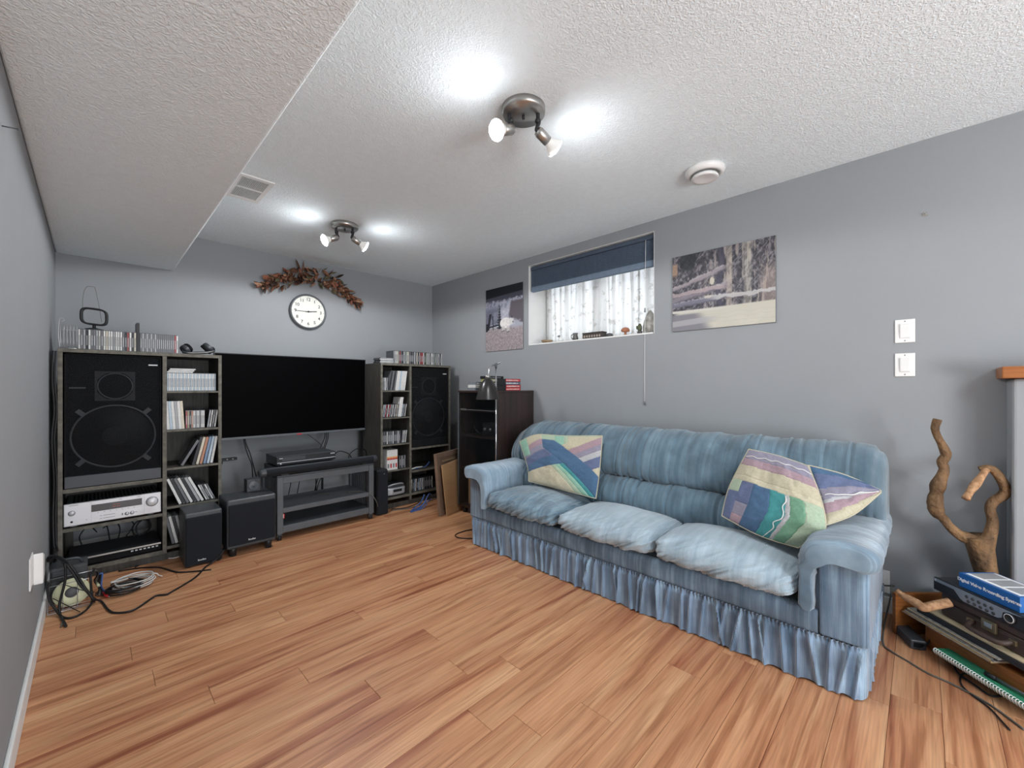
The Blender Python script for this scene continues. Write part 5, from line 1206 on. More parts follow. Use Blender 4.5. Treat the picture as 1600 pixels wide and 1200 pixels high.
# back: lower and upper ruched rolls
def ruched(name, prof, y0, y1, seed, rend, drop, closed_end=False):
    rg = random.Random(seed); vn = VN(seed)
    pts = smooth_pts([(x, 0, z) for x, z in prof], 5); n = len(pts); gr = []; y = y0 + .04
    while y < y1: gr.append((y, rg.uniform(.0045, .010), rg.uniform(.004, .009), rg.uniform(-.05, .03), rg.uniform(0, 6), rg.uniform(.004, .014))); y += rg.uniform(.035, .115)
    G = np.array(gr); rows_ = []
    for yy in np.linspace(y0, y1, int((y1 - y0) / .0052)):
        row = []
        fs = []
        for d, r in ((yy - y0, rend[0]), (y1 - yy, rend[1])):
            fs.append(1 if d >= r else math.sqrt(max(0, 1 - ((r - d) / r) ** 2)))
        f0, f1 = fs
        for i, p in enumerate(pts):
            t_ = i / (n - 1)
            a = pts[max(0, i - 1)]; b = pts[min(n - 1, i + 1)]; tg = (b - a).normalized(); nm = Vector((-tg.z, 0, tg.x))
            cen = G[:, 0] + G[:, 3] * t_ + G[:, 5] * np.sin(G[:, 4] + t_ * 5)
            e = (yy - cen) / G[:, 1]
            dsp = float(np.sum(-G[:, 2] * np.exp(-e * e) + .55 * G[:, 2] * np.exp(-((e - 1.6) / 1.3) ** 2)))
            env = min(1, t_ * 6 + .35, (1 - t_) * 4 + .4)
            dsp = dsp * env + (vn(np.array([yy * 9]), np.array([t_ * 2.5]), 3)[0] - .5) * .022
            q = p + nm * dsp
            x = 2.64 + (q.x - 2.64) * (.62 + .38 * f0) * (.70 + .30 * f1); z = q.z - (1 - f0) * drop[0] * max(0, (q.z - .45) / .42) - (1 - f1) * drop[1] * max(0, (q.z - .45) / .42)
            row.append((x, yy, z))
        rows_.append(row)
    mb = MB(); mb.grid(rows_); mb.add(rows_[0], [tuple(range(n))]); mb.add(rows_[-1], [tuple(range(n))]); return mb.build(name, SM['back'], parent=so_)
ruched('lower_back', [(2.44, .34), (2.35, .37), (2.322, .42), (2.325, .48), (2.36, .54), (2.415, .572), (2.50, .57)], .335, 2.20, 3, (.02, .02), (0, 0))
ruched('upper_back', [(2.50, .565), (2.43, .566), (2.392, .592), (2.378, .65), (2.395, .725), (2.44, .795), (2.505, .848), (2.58, .874), (2.655, .876), (2.725, .852), (2.775, .79), (2.79, .68), (2.785, .42), (2.70, .40)], .112, 2.425, 6, (.10, .30), (.08, .17))
# seat cushions
def seat(y0, y1, m, seed, dark):
    vn = VN(seed); n = 64; x0, x1 = 1.938, 2.40; zc, hz = .358, .072
    cx, cy = (x0 + x1) / 2, (y0 + y1) / 2; hx, hy = (x1 - x0) / 2, (y1 - y0) / 2; mb = MB()
    def pt(d):
        a, b, c = d; e1, e2 = 7.0, 2.7
        k = ((abs(a) ** e1 + abs(b) ** e1) ** (e2 / e1) + abs(c) ** e2) ** (-1 / e2)
        p = np.array([a * k, b * k, c * k]); x = cx + hx * p[0]; y = cy + hy * p[1]; z = zc + hz * p[2]
        top = max(0, p[2]); z += .020 * top * (1 - p[0] ** 2) * (1 - p[1] ** 2) - .018 * max(0, p[0]) * top
        fr = np.clip((-p[0] - .45) / .5, 0, 1); side = np.clip((abs(p[1]) - .7) / .3, 0, 1)
        dg = vn(np.array([y * 24 + (z - .3) * 46 + 5]), np.array([x * 9 + (z - .3) * 12 + y * 2]), 3)[0]
        rid = 1 - abs(2 * dg - 1); rid = rid ** 2.2
        w = .016 * fr * rid * (1.2 - .7 * top) + (.020 * rid * side) + .008 * (vn(np.array([x * 7]), np.array([y * 7]), 3)[0] - .5)
        if dark: w += .0065 * top * (1 - abs(2 * vn(np.array([x * 10 + y * 6]), np.array([y * 8 - x * 9 + 30]), 3)[0] - 1)) ** 3
        w += .004 * top * math.sin(0) 
        nn = p / np.linalg.norm(p); x += nn[0] * w * 1.1 - .012 * fr * (1 - top); z += nn[2] * w; y += nn[1] * w * .3
        return (x, y, z)
    lin_ = np.linspace(-1, 1, n)
    for ax in range(3):
        for sg in (-1, 1):
            P = []
            for u in lin_:
                row = []
                for v in lin_:
                    d = [0, 0, 0]; d[ax] = sg; d[(ax + 1) % 3] = u; d[(ax + 2) % 3] = v; row.append(pt(d))
                P.append(row)
            mb.grid(P)
    o = mb.build('seat_cushion', m, parent=so_, fix=False)
    bm = bmesh.new(); bm.from_mesh(o.data); bmesh.ops.remove_doubles(bm, verts=bm.verts, dist=1e-5); bmesh.ops.recalc_face_normals(bm, faces=bm.faces); bm.to_mesh(o.data); bm.free()
    for p in o.data.polygons: p.use_smooth = True
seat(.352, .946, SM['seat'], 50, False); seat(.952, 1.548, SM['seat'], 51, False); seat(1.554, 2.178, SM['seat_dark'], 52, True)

# ------------------------------------------------------------------ patchwork pillows
PC = {'cream': (188, 180, 156), 'pale green': (166, 182, 158), 'green': (112, 154, 128), 'teal': (70, 140, 142), 'steel': (74, 102, 132), 'violet': (98, 108, 138),
      'lavender': (140, 136, 152), 'pink': (162, 138, 146), 'lace': (176, 176, 178), 'mint': (140, 180, 160), 'ladder': (194, 186, 162)}
for k, c in PC.items(): M['patch_' + k] = mat('patch_' + k.replace(' ', '_'), c, .9, 0, .15, .10, 120, sheen=.2, bump=(500, .15, .001))
M['lace_trim'] = mat('white_lace_trim', (226, 224, 220), .8)
def coons(b, t, l, r, n):
    """b, t run along u; l, r run along v; each a list of points"""
    def crv(P):
        P = smooth_pts(P, 8) if len(P) > 2 else [Vector(P[0]).lerp(Vector(P[1]), k / 16) for k in range(17)]
        L = [0]
        for i in range(1, len(P)): L.append(L[-1] + (P[i] - P[i - 1]).length)
        def f(s):
            d = s * L[-1]
            for i in range(1, len(P)):
                if d <= L[i] + 1e-9: k = (d - L[i - 1]) / max(1e-9, L[i] - L[i - 1]); return P[i - 1].lerp(P[i], k)
            return P[-1]
        return f
    B, T, Lf, R = crv(b), crv(t), crv(l), crv(r); g = []
    for i in range(n):
        u = i / (n - 1); row = []
        for j in range(n):
            v = j / (n - 1)
            p = B(u) * (1 - v) + T(u) * v + Lf(v) * (1 - u) + R(v) * u - (B(0) * (1 - u) * (1 - v) + B(1) * u * (1 - v) + T(0) * (1 - u) * v + T(1) * u * v)
            row.append(p)
        g.append(row)
    return g
def pillow(t, g, nrm, puff, pat, seams, seed, back=True):
    n = len(g); vn = VN(seed); nrm = Vector(nrm).normalized(); F = []; Bk = []
    ids = [[pat((i + .5) / (n - 1), (j + .5) / (n - 1)) for j in range(n - 1)] for i in range(n - 1)]
    for i in range(n):
        row = []; rb = []
        for j in range(n):
            u, v = i / (n - 1), j / (n - 1); e = (max(0, 1 - (2 * u - 1) ** 4) * max(0, 1 - (2 * v - 1) ** 4)) ** .55
            near = {ids[min(n - 2, max(0, i + a))][min(n - 2, max(0, j + b_))] for a in (-1, 0) for b_ in (-1, 0)}
            sm = -.0025 if len(near) > 1 else 0
            w = (vn(np.array([u * 5]), np.array([v * 5 + 3]), 3)[0] - .5) * .035 * e
            row.append(g[i][j] + nrm * (puff * e + w + sm)); rb.append(g[i][j] - nrm * (puff * .5 * e + .004))
        F.append(row); Bk.append(rb)
    byid = {}
    for i in range(n - 1):
        for j in range(n - 1): byid.setdefault(ids[i][j], []).append((i, j))
    for k, cells in byid.items():
        idx = {}; vs = []; fs = []
        for i, j in cells:
            f = []
            for a, b_ in ((i, j), (i + 1, j), (i + 1, j + 1), (i, j + 1)):
                if (a, b_) not in idx: idx[(a, b_)] = len(vs); vs.append(F[a][b_])
                f.append(idx[(a, b_)])
            fs.append(tuple(f))
        mb = MB(); mb.add(vs, fs, 0, True); mb.build('patch', M['patch_' + k.split('#')[0]], parent=t)
    if back: MB().grid(Bk).build('back_cover', M['patch_cream'], parent=t)
    for s_ in seams:
        pts = []
        for u, v in s_:
            a = u * (n - 1); b_ = v * (n - 1); i = int(min(n - 1, max(0, round(a)))); j = int(min(n - 1, max(0, round(b_)))); pts.append(F[i][j] + nrm * .002)
        MB().tube(smooth_pts(pts, 4), .0022, 5).build('lace_trim', M['lace_trim'], parent=t)
    edge = [g[i][0] for i in range(0, n, 2)] + [g[n - 1][j] for j in range(0, n, 2)] + [g[i][n - 1] for i in range(n - 1, -1, -2)] + [g[0][j] for j in range(n - 1, -1, -2)]
    MB().tube(edge, .0035, 6, True).build('piping', M['patch_cream'], parent=t)
def bands(q, spec):
    for lim, nm in spec:
        if q < lim: return nm
    return spec[-1][1]
def pat1(u, v):
    w = 1 - v                                        # w runs downwards
    d = (w - .17) - 1.02 * (u - .34)                 # below-left positive
    if abs(d) < .165 and u > .30 and w > .12: return 'steel#1'
    if d <= -.165 + 0 or (u > .30 and w <= .12):
        q = (w + .72 * u - .50)
        if w + .1 < (u - .28) * .0 + .12 or (u < .62 and w < .42 * (1 - abs(u - .5) * 2) * .55 and q < .1): return bands(u, ((.47, 'pale green#1'), (.58, 'mint#1'), (2, 'pale green#2')))
        return bands(q, ((.24, 'cream#1'), (.36, 'pink#1'), (.46, 'lavender#1'), (.56, 'lace#1'), (.74, 'violet#1'), (2, 'cream#6')))
    if w + .45 * u > .80:
        q = d
        return bands(q, ((.24, 'teal#1'), (.33, 'mint#2'), (.42, 'pale green#3'), (2, 'cream#3')))
    q = w + .55 * u
    if u < .10 and w < .42: return 'mint#3'
    return bands(q, ((.27, 'cream#2'), (.38, 'pink#2'), (.50, 'lavender#2'), (.66, 'violet#2'), (2, 'steel#2')))
def pat2(u, v):
    w = 1 - v
    if w < .46 + .04 * u:
        q = w - .05 * u
        return bands(q, ((.14, 'lavender#1'), (.24, 'pink#1'), (.39, 'cream#1'), (.46, 'ladder#1'), (2, 'ladder#1')))
    if u < .12: return 'pale green#1' if w < .62 else 'violet#1'
    if u < .27: return 'violet#1' if w < .74 else ('lavender#2' if w < .9 else 'pink#2')
    return bands(u - .10 * (w - .5), ((.46, 'steel#1'), (.62, 'teal#1'), (.665, 'lace#1'), (.80, 'green#1'), (2, 'pale green#2')))
def pat3(u, v):
    w = 1 - v
    return bands(w + .10 * u, ((.16, 'steel#1'), (.40, 'violet#1'), (.60, 'lavender#1'), (.66, 'lace#1'), (.84, 'pink#1'), (2, 'cream#1')))
t = thing('patchwork_pillow', 'pastel patchwork pillow propped at the sofa end near cabinet', 'pillow', (2.25, 1.75, .44), 0, 'patchwork pillows')
BL, BR_, TR_, TL = at(826, 752, X=2.20), at(931, 779, X=2.20), at(941, 681, X=2.375), at(812, 690, X=2.33)
TLm, TLt = at(838, 679, X=2.345), at(880, 681, X=2.36)
g = coons([BL, at(870, 763, X=2.19), BR_], [TL, TLm, TLt, TR_], [BL, at(824, 728, X=2.25), TL], [BR_, at(937, 732, X=2.28), TR_], 110)
pillow(t, g, (-.80, -.52, .30), .045, pat1, [], 61)
t = thing('patchwork_pillow', 'folded pastel patchwork pillow slumped against the near sofa arm', 'pillow', (2.2, .5, .44), 0, 'patchwork pillows')
D_, E2, C_, B_, A_ = at(1128, 806, X=2.20), at(1247, 856, X=2.11), at(1290, 822, X=2.12), at(1262, 728, X=2.33), at(1170, 702, X=2.38)
g = coons([D_, at(1185, 836, X=2.13), E2], [A_, at(1215, 712, X=2.355), B_], [D_, at(1140, 760, X=2.28), A_], [E2, at(1274, 838, X=2.11), C_, at(1281, 775, X=2.22), B_], 110)
pillow(t, g, (-.85, -.30, .38), .042, pat2, [[(.62 + .02 * math.sin(k * 2.2), .50 - .5 * k / 8) for k in range(9)], [(.02 + .96 * k / 10, .88 + .015 * (k % 2)) for k in range(11)]], 62)
R_ = at(1376, 768, X=2.36)
g = coons([C_ + Vector((.02, 0, 0)), at(1335, 803, X=2.24), R_ + Vector((0, 0, -.004))], [B_ + Vector((.02, 0, 0)), at(1320, 742, X=2.37), R_ + Vector((0, 0, .004))], [C_ + Vector((.02, 0, 0)), at(1281, 775, X=2.25), B_ + Vector((.02, 0, 0))], [R_ + Vector((0, 0, -.004)), R_ + Vector((0, 0, .004))], 36)
pillow(t, g, (-.75, -.35, .55), .020, pat3, [[(k / 8 * .95, .46 + .02 * (k % 2) - .05 * k / 8) for k in range(9)]], 63)

# ------------------------------------------------------------------ pile at the near end: crate, records, notebook, briefcase, video recorder, blue box
PB = Vector((2.577, -.032, 0)); PA = math.radians(90) - math.atan2(.719, .695)      # local x runs towards the room corner, local -y faces the sofa
PA = math.atan2(.695, .719)
# local frame: +x along (.719,.695) away from the viewer; +y along (-.695,.719) out of the front
def pile(name, label, cat): return thing(name, label, cat, PB, PA)
def pb(parent, nm, b, m, bev=.002): return MB().box(*b).build(nm, m, parent=parent, world=False, bevel=bev)
M['crate'] = mat('orange_varnished_wood', (158, 98, 46), .5, 0, .4, rgb2=(118, 68, 30), vscale=3, stretch=(2, 2, 30))
t = pile('wooden_crate', 'low orange brown wooden crate on the floor beside sofa end', 'crate')
pb(t, 'front_board', (-.60, .012, -.015, 0, .001, .108), M['crate']); pb(t, 'rear_board', (-.60, .012, -.215, -.20, .001, .108), M['crate'])
pb(t, 'end_board', (.012, .030, -.215, .0, .001, .110), M['crate']); pb(t, 'end_board', (-.618, -.60, -.215, 0, .001, .110), M['crate'])
pb(t, 'bottom_board', (-.60, .012, -.20, -.015, .001, .012), M['crate'])
t = pile('loose_board', 'upright orange brown board standing behind the record stack', 'board')
pb(t, 'board', (.118, .136, -.20, .050, .001, .190), M['crate'])
M['rec_edge'] = mat('record_sleeve_edge', (176, 174, 166), .7, rgb2=(110, 108, 102), vscale=300, stretch=(.2, .2, 1)); M['rec_black'] = mat('black_sleeve', (36, 36, 40), .5); M['cream_card'] = mat('cream_card', (206, 186, 150), .7)
M['rec_tan'] = mat('tan_sleeve', (170, 140, 100), .7)
z = .111
for k, (th_, m_, x1, y1, lb) in enumerate(((.006, 'rec_tan', .108, .030, 'tan record sleeve at the bottom of the record stack'), (.006, 'rec_edge', .104, .024, 'pale grey record sleeve above the tan one'), (.006, 'rec_black', .100, .020, 'thin black sleeve between two pale record sleeves'),
        (.007, 'rec_edge', .096, .018, 'upper pale grey record sleeve under the black folder'), (.020, 'rec_black', .062, .006, 'thick black folder lying on the record sleeves'), (.005, 'cream_card', .055, -.004, 'cream card sheet lying directly under the brown briefcase'))):
    t = pile('record_sleeve' if k < 4 else ('black_folder' if k == 4 else 'card_sheet'), lb, 'record' if k < 4 else ('folder' if k == 4 else 'card'))
    pb(t, 'sleeve' if k < 4 else 'cover', (x1 - .31 - (.28 if k > 3 else .05), x1, y1 - .20, y1, z, z + th_), M[m_], .0006)
    if k < 4: pb(t, 'spine_fold', (x1 - .35, x1 - .002, y1, y1 + .0008, z + .0012, z + th_ - .0012), M['cream_card'] if k % 2 else M['rec_edge'], 0)
    z += th_ + .0004
ZB = z
M['green_card'] = mat('green_cover', (46, 130, 96), .6); M['paper'] = mat('paper_edge', (222, 216, 202), .8)
t = pile('spiral_notebook', 'green spiral bound notebook sticking out of crate under records', 'notebook')
pb(t, 'cover', (-.40, -.072, .001, .064, .052, .055), M['green_card'], .0004); pb(t, 'pages', (-.40, -.070, .001, .066, .043, .0517), M['paper'], .0004)
pb(t, 'back_cover', (-.40, -.070, .001, .067, .040, .0428), M['green_card'], .0004)
for k in range(34):
    x = -.078 - k * .0098
    MB().tube([(x + .004 * math.sin(a) * .6, .062 + .008 * math.cos(a), .048 + .010 * math.sin(a)) for a in [2 * PI * j / 12 for j in range(12)]], .0016, 5, True).build('spiral_ring', M['plastic_white'], parent=t, world=False)
t = pile('folded_tripod', 'black rubber tipped rod lying on the green notebook', 'rod')
mb = MB(); mb.tube([(-.265, .030, .064), (-.42, .020, .070)], .005, 8); mb.build('rod', M['dark_metal'], parent=t, world=False)
MB().cyl((-.235, .032, .0635), (-.268, .030, .0645), .0075).build('rubber_tip', M['black'], parent=t, world=False)
t = pile('briefcase', 'dark brown leather briefcase with brass latch on the pile', 'briefcase')
z0, z1 = ZB + .001, ZB + .098; bx0, bx1, by0, by1 = -.45, -.006, -.180, -.030
pb(t, 'lower_shell', (bx0, bx1, by0, by1, z0, (z0 + z1) / 2 + .012), M['leather'], .010); pb(t, 'upper_shell', (bx0, bx1, by0, by1, (z0 + z1) / 2 + .0125, z1), M['leather'], .010)
MB().tube([(bx1 - .01, by1 - .001, (z0 + z1) / 2 + .012), (bx0 + .01, by1 - .001, (z0 + z1) / 2 + .012)], .0028, 6).build('seam_piping', M['leather'], parent=t, world=False)
hz = z0 + .040
o = MB().tube(smooth_pts([(-.135, by1 + .002, hz), (-.142, by1 + .030, hz - .010), (-.165, by1 + .040, hz - .014), (-.235, by1 + .040, hz - .014), (-.262, by1 + .030, hz - .010), (-.270, by1 + .002, hz)], 6), .0095, 10).build('handle', M['leather'], parent=t, world=False)
M['brass'] = mat('tarnished_brass', (128, 116, 92), .4, .7)
for x in (-.130, -.275): MB().box(x - .012, x + .012, by1, by1 + .010, hz - .010, hz + .010).build('handle_mount', M['brass'], parent=t, world=False, bevel=.002)
MB().box(-.222, -.172, by1, by1 + .010, hz - .004, hz + .038).build('latch', M['brass'], parent=t, world=False, bevel=.002)
MB().box(-.212, -.186, by1 + .010, by1 + .014, hz + .012, hz + .030).build('latch_tongue', M['nickel'], parent=t, world=False, bevel=.001)
t = pile('surveillance_recorder', 'black video recorder with silver keypad under the blue box', 'recorder')
v0, v1 = z1 + .004, z1 + .056; ry = -.018; RX1, RX0 = .012, -.318
pb(t, 'chassis', (RX0 + .003, RX1 - .003, -.182, ry - .012, v0, v1), M['black_satin'], .002); pb(t, 'front_panel', (RX0, RX1, ry - .012, ry, v0 - .001, v1 + .001), M['black'], .003)
pb(t, 'end_cap', (RX0 - .004, RX0, ry - .014, ry + .001, v0 - .001, v1 + .001), M['nickel'], .001)
M['face_silver'] = mat('blue_grey_fascia', (134, 142, 152), .4, .2)
h_ = v1 - v0; poly = [(RX1 - .004, v1 - .002), (RX1 - .004, v1 - .014), (-.075, v1 - .014), (-.100, v0 + .012), (-.112, v0 + .007), (-.232, v0 + .007), (-.246, v0 + .015), (-.250, v1 - .014), (RX0 + .05, v1 - .008), (RX0 + .01, v1 - .002)]
MB().prism(poly, ry, ry + .002, lambda a, b, d: (a, d, b)).build('fascia', M['face_silver'], parent=t, world=False)
for r_ in range(2):
    for k in range(5): 
        MB().lathe([(.0062, 0), (.0058, .002), (0, .0025)], (-.125 - .022 * k - .006 * r_, ry + .002, v0 + .033 - .017 * r_), axis=(0, 1, 0), n=10).build('key', M['black_satin'], parent=t, world=False)
MB().lathe([(.019, 0), (.019, .004), (.014, .005), (.0135, .003), (0, .003)], (-.272, ry + .001, v0 + .026), axis=(0, 1, 0), n=28).build('jog_dial', M['black'], parent=t, world=False)
MB().lathe([(.0155, .0), (.0165, .0054), (.0135, .0054)], (-.272, ry + .001, v0 + .026), axis=(0, 1, 0), n=28, cap=False).build('dial_ring', M['light_mark'], parent=t, world=False)
pb(t, 'logo_plate', (RX1 - .014, RX1 - .009, ry + .0018, ry + .0026, v1 - .012, v1 - .004), M['light_mark'], 0)
M['box_blue'] = mat('printed_blue_card', (26, 92, 160), .4, 0, .5, .06, 8); M['white_ink'] = mat('white_ink', (240, 240, 240), .5); M['grey_ink'] = mat('grey_ink', (150, 152, 156), .5)
t = pile('recorder_carton', 'blue carton lettered Digital Video Recording System on recorder', 'box')
b0, b1 = v1 + .003, v1 + .060; qx0, qx1, qy = -.288, -.078, -.034
pb(t, 'carton', (qx0, qx1, -.178, qy, b0, b1), M['box_blue'], .001)
text('lettering', 'Digital Video Recording System', .0172, M['white_ink'], t, FR[t.name] @ Vector(((qx0 + qx1) / 2, qy + .0006, (b0 + b1) / 2 + .002)), Matrix.Rotation(PA, 3, 'Z') @ Vector((-1, 0, 0)), (0, 0, 1), 'CENTER', .0003, .0006)
mb = MB().box(qx0 + .012, qx1 - .012, -.172, qy - .008, b1, b1 + .0006)
mb.build('top_print', M['white_ink'], parent=t, world=False)
mb = MB(); 
for k in range(3): mb.box(qx0 + .02 + k * .062, qx0 + .072 + k * .062, -.16, qy - .03, b1 + .0006, b1 + .0011)
mb.build('product_picture', M['grey_ink'], parent=t, world=False)
mb = MB(); mb.box(qx0 + .012, qx1 - .012, qy - .013, qy - .008, b1 + .0006, b1 + .001); mb.build('band_print', M['box_blue'], parent=t, world=False)
M['wood_pale'] = mat('weathered_wood', (188, 148, 112), .7, 0, .2, rgb2=(136, 100, 72), vscale=12, stretch=(6, 6, 6))
M['bark'] = mat('driftwood_bark', (140, 108, 76), .7, 0, .25, rgb2=(62, 46, 34), vscale=20, stretch=(1, 1, .4), bump=(60, .9, .010), detail=6)
a = at(1401, 922, X=2.50); b = at(1424, 938, X=2.48); c = at(1444, 949, X=2.46)
t = tag(MB().tube(smooth_pts([a, a.lerp(b, .5) + Vector((0, 0, -.004)), b, b.lerp(c, .5), c, c + Vector((.02, -.03, .012)), c + Vector((.05, -.075, .03))], 5), [.008 + .010 * math.sin(min(1, k / 14) * PI / 2) for k in range(31)], 10).build('wood_offcut', M['wood_pale'], loc=c), 'pale pointed piece of wood poking out of pile towards sofa', 'wood')
t = thing('power_brick', 'black power adapter brick on the floor beside crate', 'adapter', (2.615, .045, 0), math.radians(25))
MB().box(-.085, .075, -.028, .028, .001, .042).build('case', M['black_satin'], parent=t, world=False, bevel=.005)
MB().box(-.0858, -.085, -.018, .018, .012, .032).build('socket', M['black_matte'], parent=t, world=False)
MB().box(-.06, .05, -.0285, -.028, .012, .03).build('rating_label', M['grey_mark'], parent=t, world=False)
def zq(x, y): return (1420 + x / 6.978, 960 + y / 6.977)
q = lambda x, y, z: at(*zq(x, y), Z=z)
cable('brick_lead', [q(125, 385, .018), q(200, 330, .03), q(250, 240, .045), q(330, 165, .07), q(400, 190, .06), q(440, 270, .045), q(470, 380, .025), q(500, 480, .006), q(500, 580, .004), q(560, 660, .004), q(720, 770, .004), (q(880, 880, .004)), q(1000, 890, .004), q(1045, 850, .004), q(1020, 800, .004)], .0036, M['cable_black'], 'black lead from power brick curling on floor before the crate')
cable('thin_lead', [q(755, 660, .030), q(660, 645, .02), q(580, 655, .008), q(560, 720, .004), q(600, 800, .004), q(720, 900, .004), q(880, 1020, .004), q(1010, 1160, .004), q(1100, 1260, .004)], .003, M['cable_black'], 'thin dark lead curving from notebook along floor to frame edge')
cable('extension_cable', [(2.835, .15, .137), (2.80, .10, .16), at(1393, 916, X=2.72), at(1391, 935, X=2.66), at(1382, 975, Z=.010), at(1380, 1005, Z=.005), at(1393, 1018, Z=.004), at(1420, 1034, Z=.004), at(1450, 1052, Z=.004), at(1490, 1070, Z=.004), at(1545, 1100, Z=.004), at(1600, 1140, Z=.004)], .0036, M['cable_grey'], 'long grey cord running from wall outlet across the floor')

# driftwood branch leaning in the corner
t = thing('driftwood_branch', 'twisted forked driftwood branch standing in corner behind the pile', 'branch', (2.775, -.19, 0))
B = lambda px, py, X: at(px, py, X=X)
tr = [Vector((2.775, -.215, 0)), Vector((2.765, -.21, .15)), Vector((2.735, -.205, .30)), B(1537, 880, 2.70), B(1531, 852, 2.69), B(1528, 838, 2.685)]
pts = smooth_pts(tr, 6); MB().tube(pts, [.026 + .022 * (k / (len(pts) - 1)) for k in range(len(pts))], 14).build('trunk', M['bark'], parent=t)
la = [B(1535, 862, 2.69), B(1520, 845, 2.685), B(1500, 836, 2.675), B(1485, 824, 2.665), B(1474, 810, 2.66), B(1464, 800, 2.65), B(1461, 785, 2.64), B(1463, 770, 2.64), B(1466, 757, 2.64), B(1475, 735, 2.645), B(1472, 722, 2.645), B(1478, 711, 2.645), B(1473, 697, 2.64), B(1464, 680, 2.635), B(1461, 668, 2.63), B(1465, 655, 2.63)]
ra = [.036, .030, .022, .018, .019, .026, .030, .022, .026, .019, .017, .019, .016, .013, .015, .015]
pts = smooth_pts(la, 6); R = np.interp(np.linspace(0, len(ra) - 1, len(pts)), range(len(ra)), ra); vn = VN(8)
R = [float(r * (1 + .25 * (vn(np.array([k * .35]), np.array([1.0]), 2)[0] - .5))) for k, r in enumerate(R)]
MB().tube(pts, R, 12).build('limb', M['bark'], parent=t)
la = [B(1536, 860, 2.69), B(1546, 838, 2.70), B(1551, 815, 2.71), B(1547, 795, 2.71), B(1553, 783, 2.715), B(1566, 775, 2.72), B(1571, 766, 2.72), B(1566, 752, 2.715), B(1555, 737, 2.71), B(1544, 731, 2.705), B(1530, 733, 2.70)]
ra = [.034, .022, .018, .017, .018, .019, .018, .017, .016, .014, .011]
pts = smooth_pts(la, 6); R = list(np.interp(np.linspace(0, len(ra) - 1, len(pts)), range(len(ra)), ra)); MB().tube(pts, [float(x) for x in R], 12).build('limb', M['bark'], parent=t)
pts = smooth_pts([B(1541, 733, 2.705), B(1533, 745, 2.66), B(1524, 757, 2.62), B(1516, 768, 2.585), B(1509, 779, 2.56)], 6)
MB().tube(pts, [.014 - .002 * math.sin(k * .4) for k in range(len(pts))], 10).build('broken_limb', M['wood_pale'], parent=t)
pts = [B(1549, 736, 2.71), B(1552, 728, 2.71)]; MB().tube(pts, [.010, .006], 8).build('twig_stub', M['bark'], parent=t)

# ------------------------------------------------------------------ floor pile by the side wall
t = thing('wire_basket', 'chrome wire basket holding a reel on floor by outlet', 'basket', (-.085, 3.17, 0))
bx0, bx1, by0, by1, bh = -.160, -.004, 3.125, 3.245, .142
def loop(nm, P, r=.0026): return MB().tube(P, r, 6, True).build(nm, M['wire'], parent=t)
for yy in (by0, by1): loop('rim_wire', [(bx0, yy, .004), (bx1, yy, .004), (bx1, yy, bh), (bx0, yy, bh)])
for k in range(3):
    z = .03 + .045 * k
    if z < bh: MB().tube([(bx0, by0, z), (bx0, by1, z)], .0016, 5).build('side_wire', M['wire'], parent=t); MB().tube([(bx1, by0, z), (bx1, by1, z)], .0016, 5).build('side_wire', M['wire'], parent=t)
for x in (bx0 + .052, bx0 + .104): MB().tube([(x, by0, bh), (x, by0, .004), (x, by1, .004), (x, by1, bh)], .0018, 5).build('upright_wire', M['wire'], parent=t)
for z in (.012, .024): MB().tube([(bx0, by0, z), (bx1, by0, z)], .0016, 5).build('lower_wire', M['wire'], parent=t)
M['reel'] = mat('cream_reel', (206, 206, 170), .5, 0, .4, .04); M['hub'] = mat('reel_hub', (92, 92, 94), .6)
t = thing('tape_reel', 'cream coloured round reel standing inside wire basket', 'reel', (-.078, 3.16, .07))
rc = Vector((-.078, 3.172, .075)); rax = Vector((.10, -1, .28)).normalized()
MB().lathe([(.026, -.008), (.068, -.010), (.069, 0), (.068, .010), (.026, .008)], rc, axis=rax, n=40, cap=False).build('flange', M['reel'], parent=t)
MB().lathe([(0, -.007), (.027, -.007), (.027, .007), (0, .007)], rc, axis=rax, n=28).build('hub', M['hub'], parent=t)
M['grey_case'] = mat('grey_equipment', (70, 72, 74), .6, 0, .35)
t = thing('equipment_box', 'dark grey plastic box with handles behind the wire basket', 'box', (-.09, 3.33, 0))
MB().box(-.160, -.020, 3.262, 3.40, .001, .185).build('case', M['grey_case'], parent=t, bevel=.008)
MB().box(-.152, -.09, 3.254, 3.263, .145, .170).build('latch', M['black_satin'], parent=t, bevel=.003)
MB().tube(smooth_pts([(-.145, 3.30, .184), (-.13, 3.29, .215), (-.06, 3.29, .215), (-.04, 3.30, .184)], 5), .007, 8).build('handle', M['black_satin'], parent=t)
rg = random.Random(31)
def z8(x, y, z): return at(60 + x / 8, 840 + y / 8, Z=z)
cable('white_cable_coil', smooth_pts([Vector((.165 + (.085 + .006 * math.sin(k * 1.7)) * math.cos(k * PI / 5) + .004 * (k % 3), 3.225 + (.075 + .008 * math.cos(k * 2.1)) * math.sin(k * PI / 5), .006 + .0011 * k)) for k in range(46)], 2) + [Vector((.25, 3.30, .03)), Vector((.28, 3.29, .01)), Vector((.295, 3.27, .006))], .0034, M['cable_white'], 'coil of thin white cable lying on floor beside basket', k=2)
cable('black_cable_coil', [Vector((.13 + (.075 + .012 * math.sin(k * 2.3)) * math.cos(k * PI / 4 + .4), 3.19 + (.06 + .01 * math.cos(k * 1.3)) * math.sin(k * PI / 4 + .4), .005 + .0012 * k)) for k in range(36)], .0042, M['cable_black'], 'tangled black cable coil under the white cable coil', k=4)
def zy(x, y, Y): return at(60 + x / 8, 840 + y / 8, Y=Y)
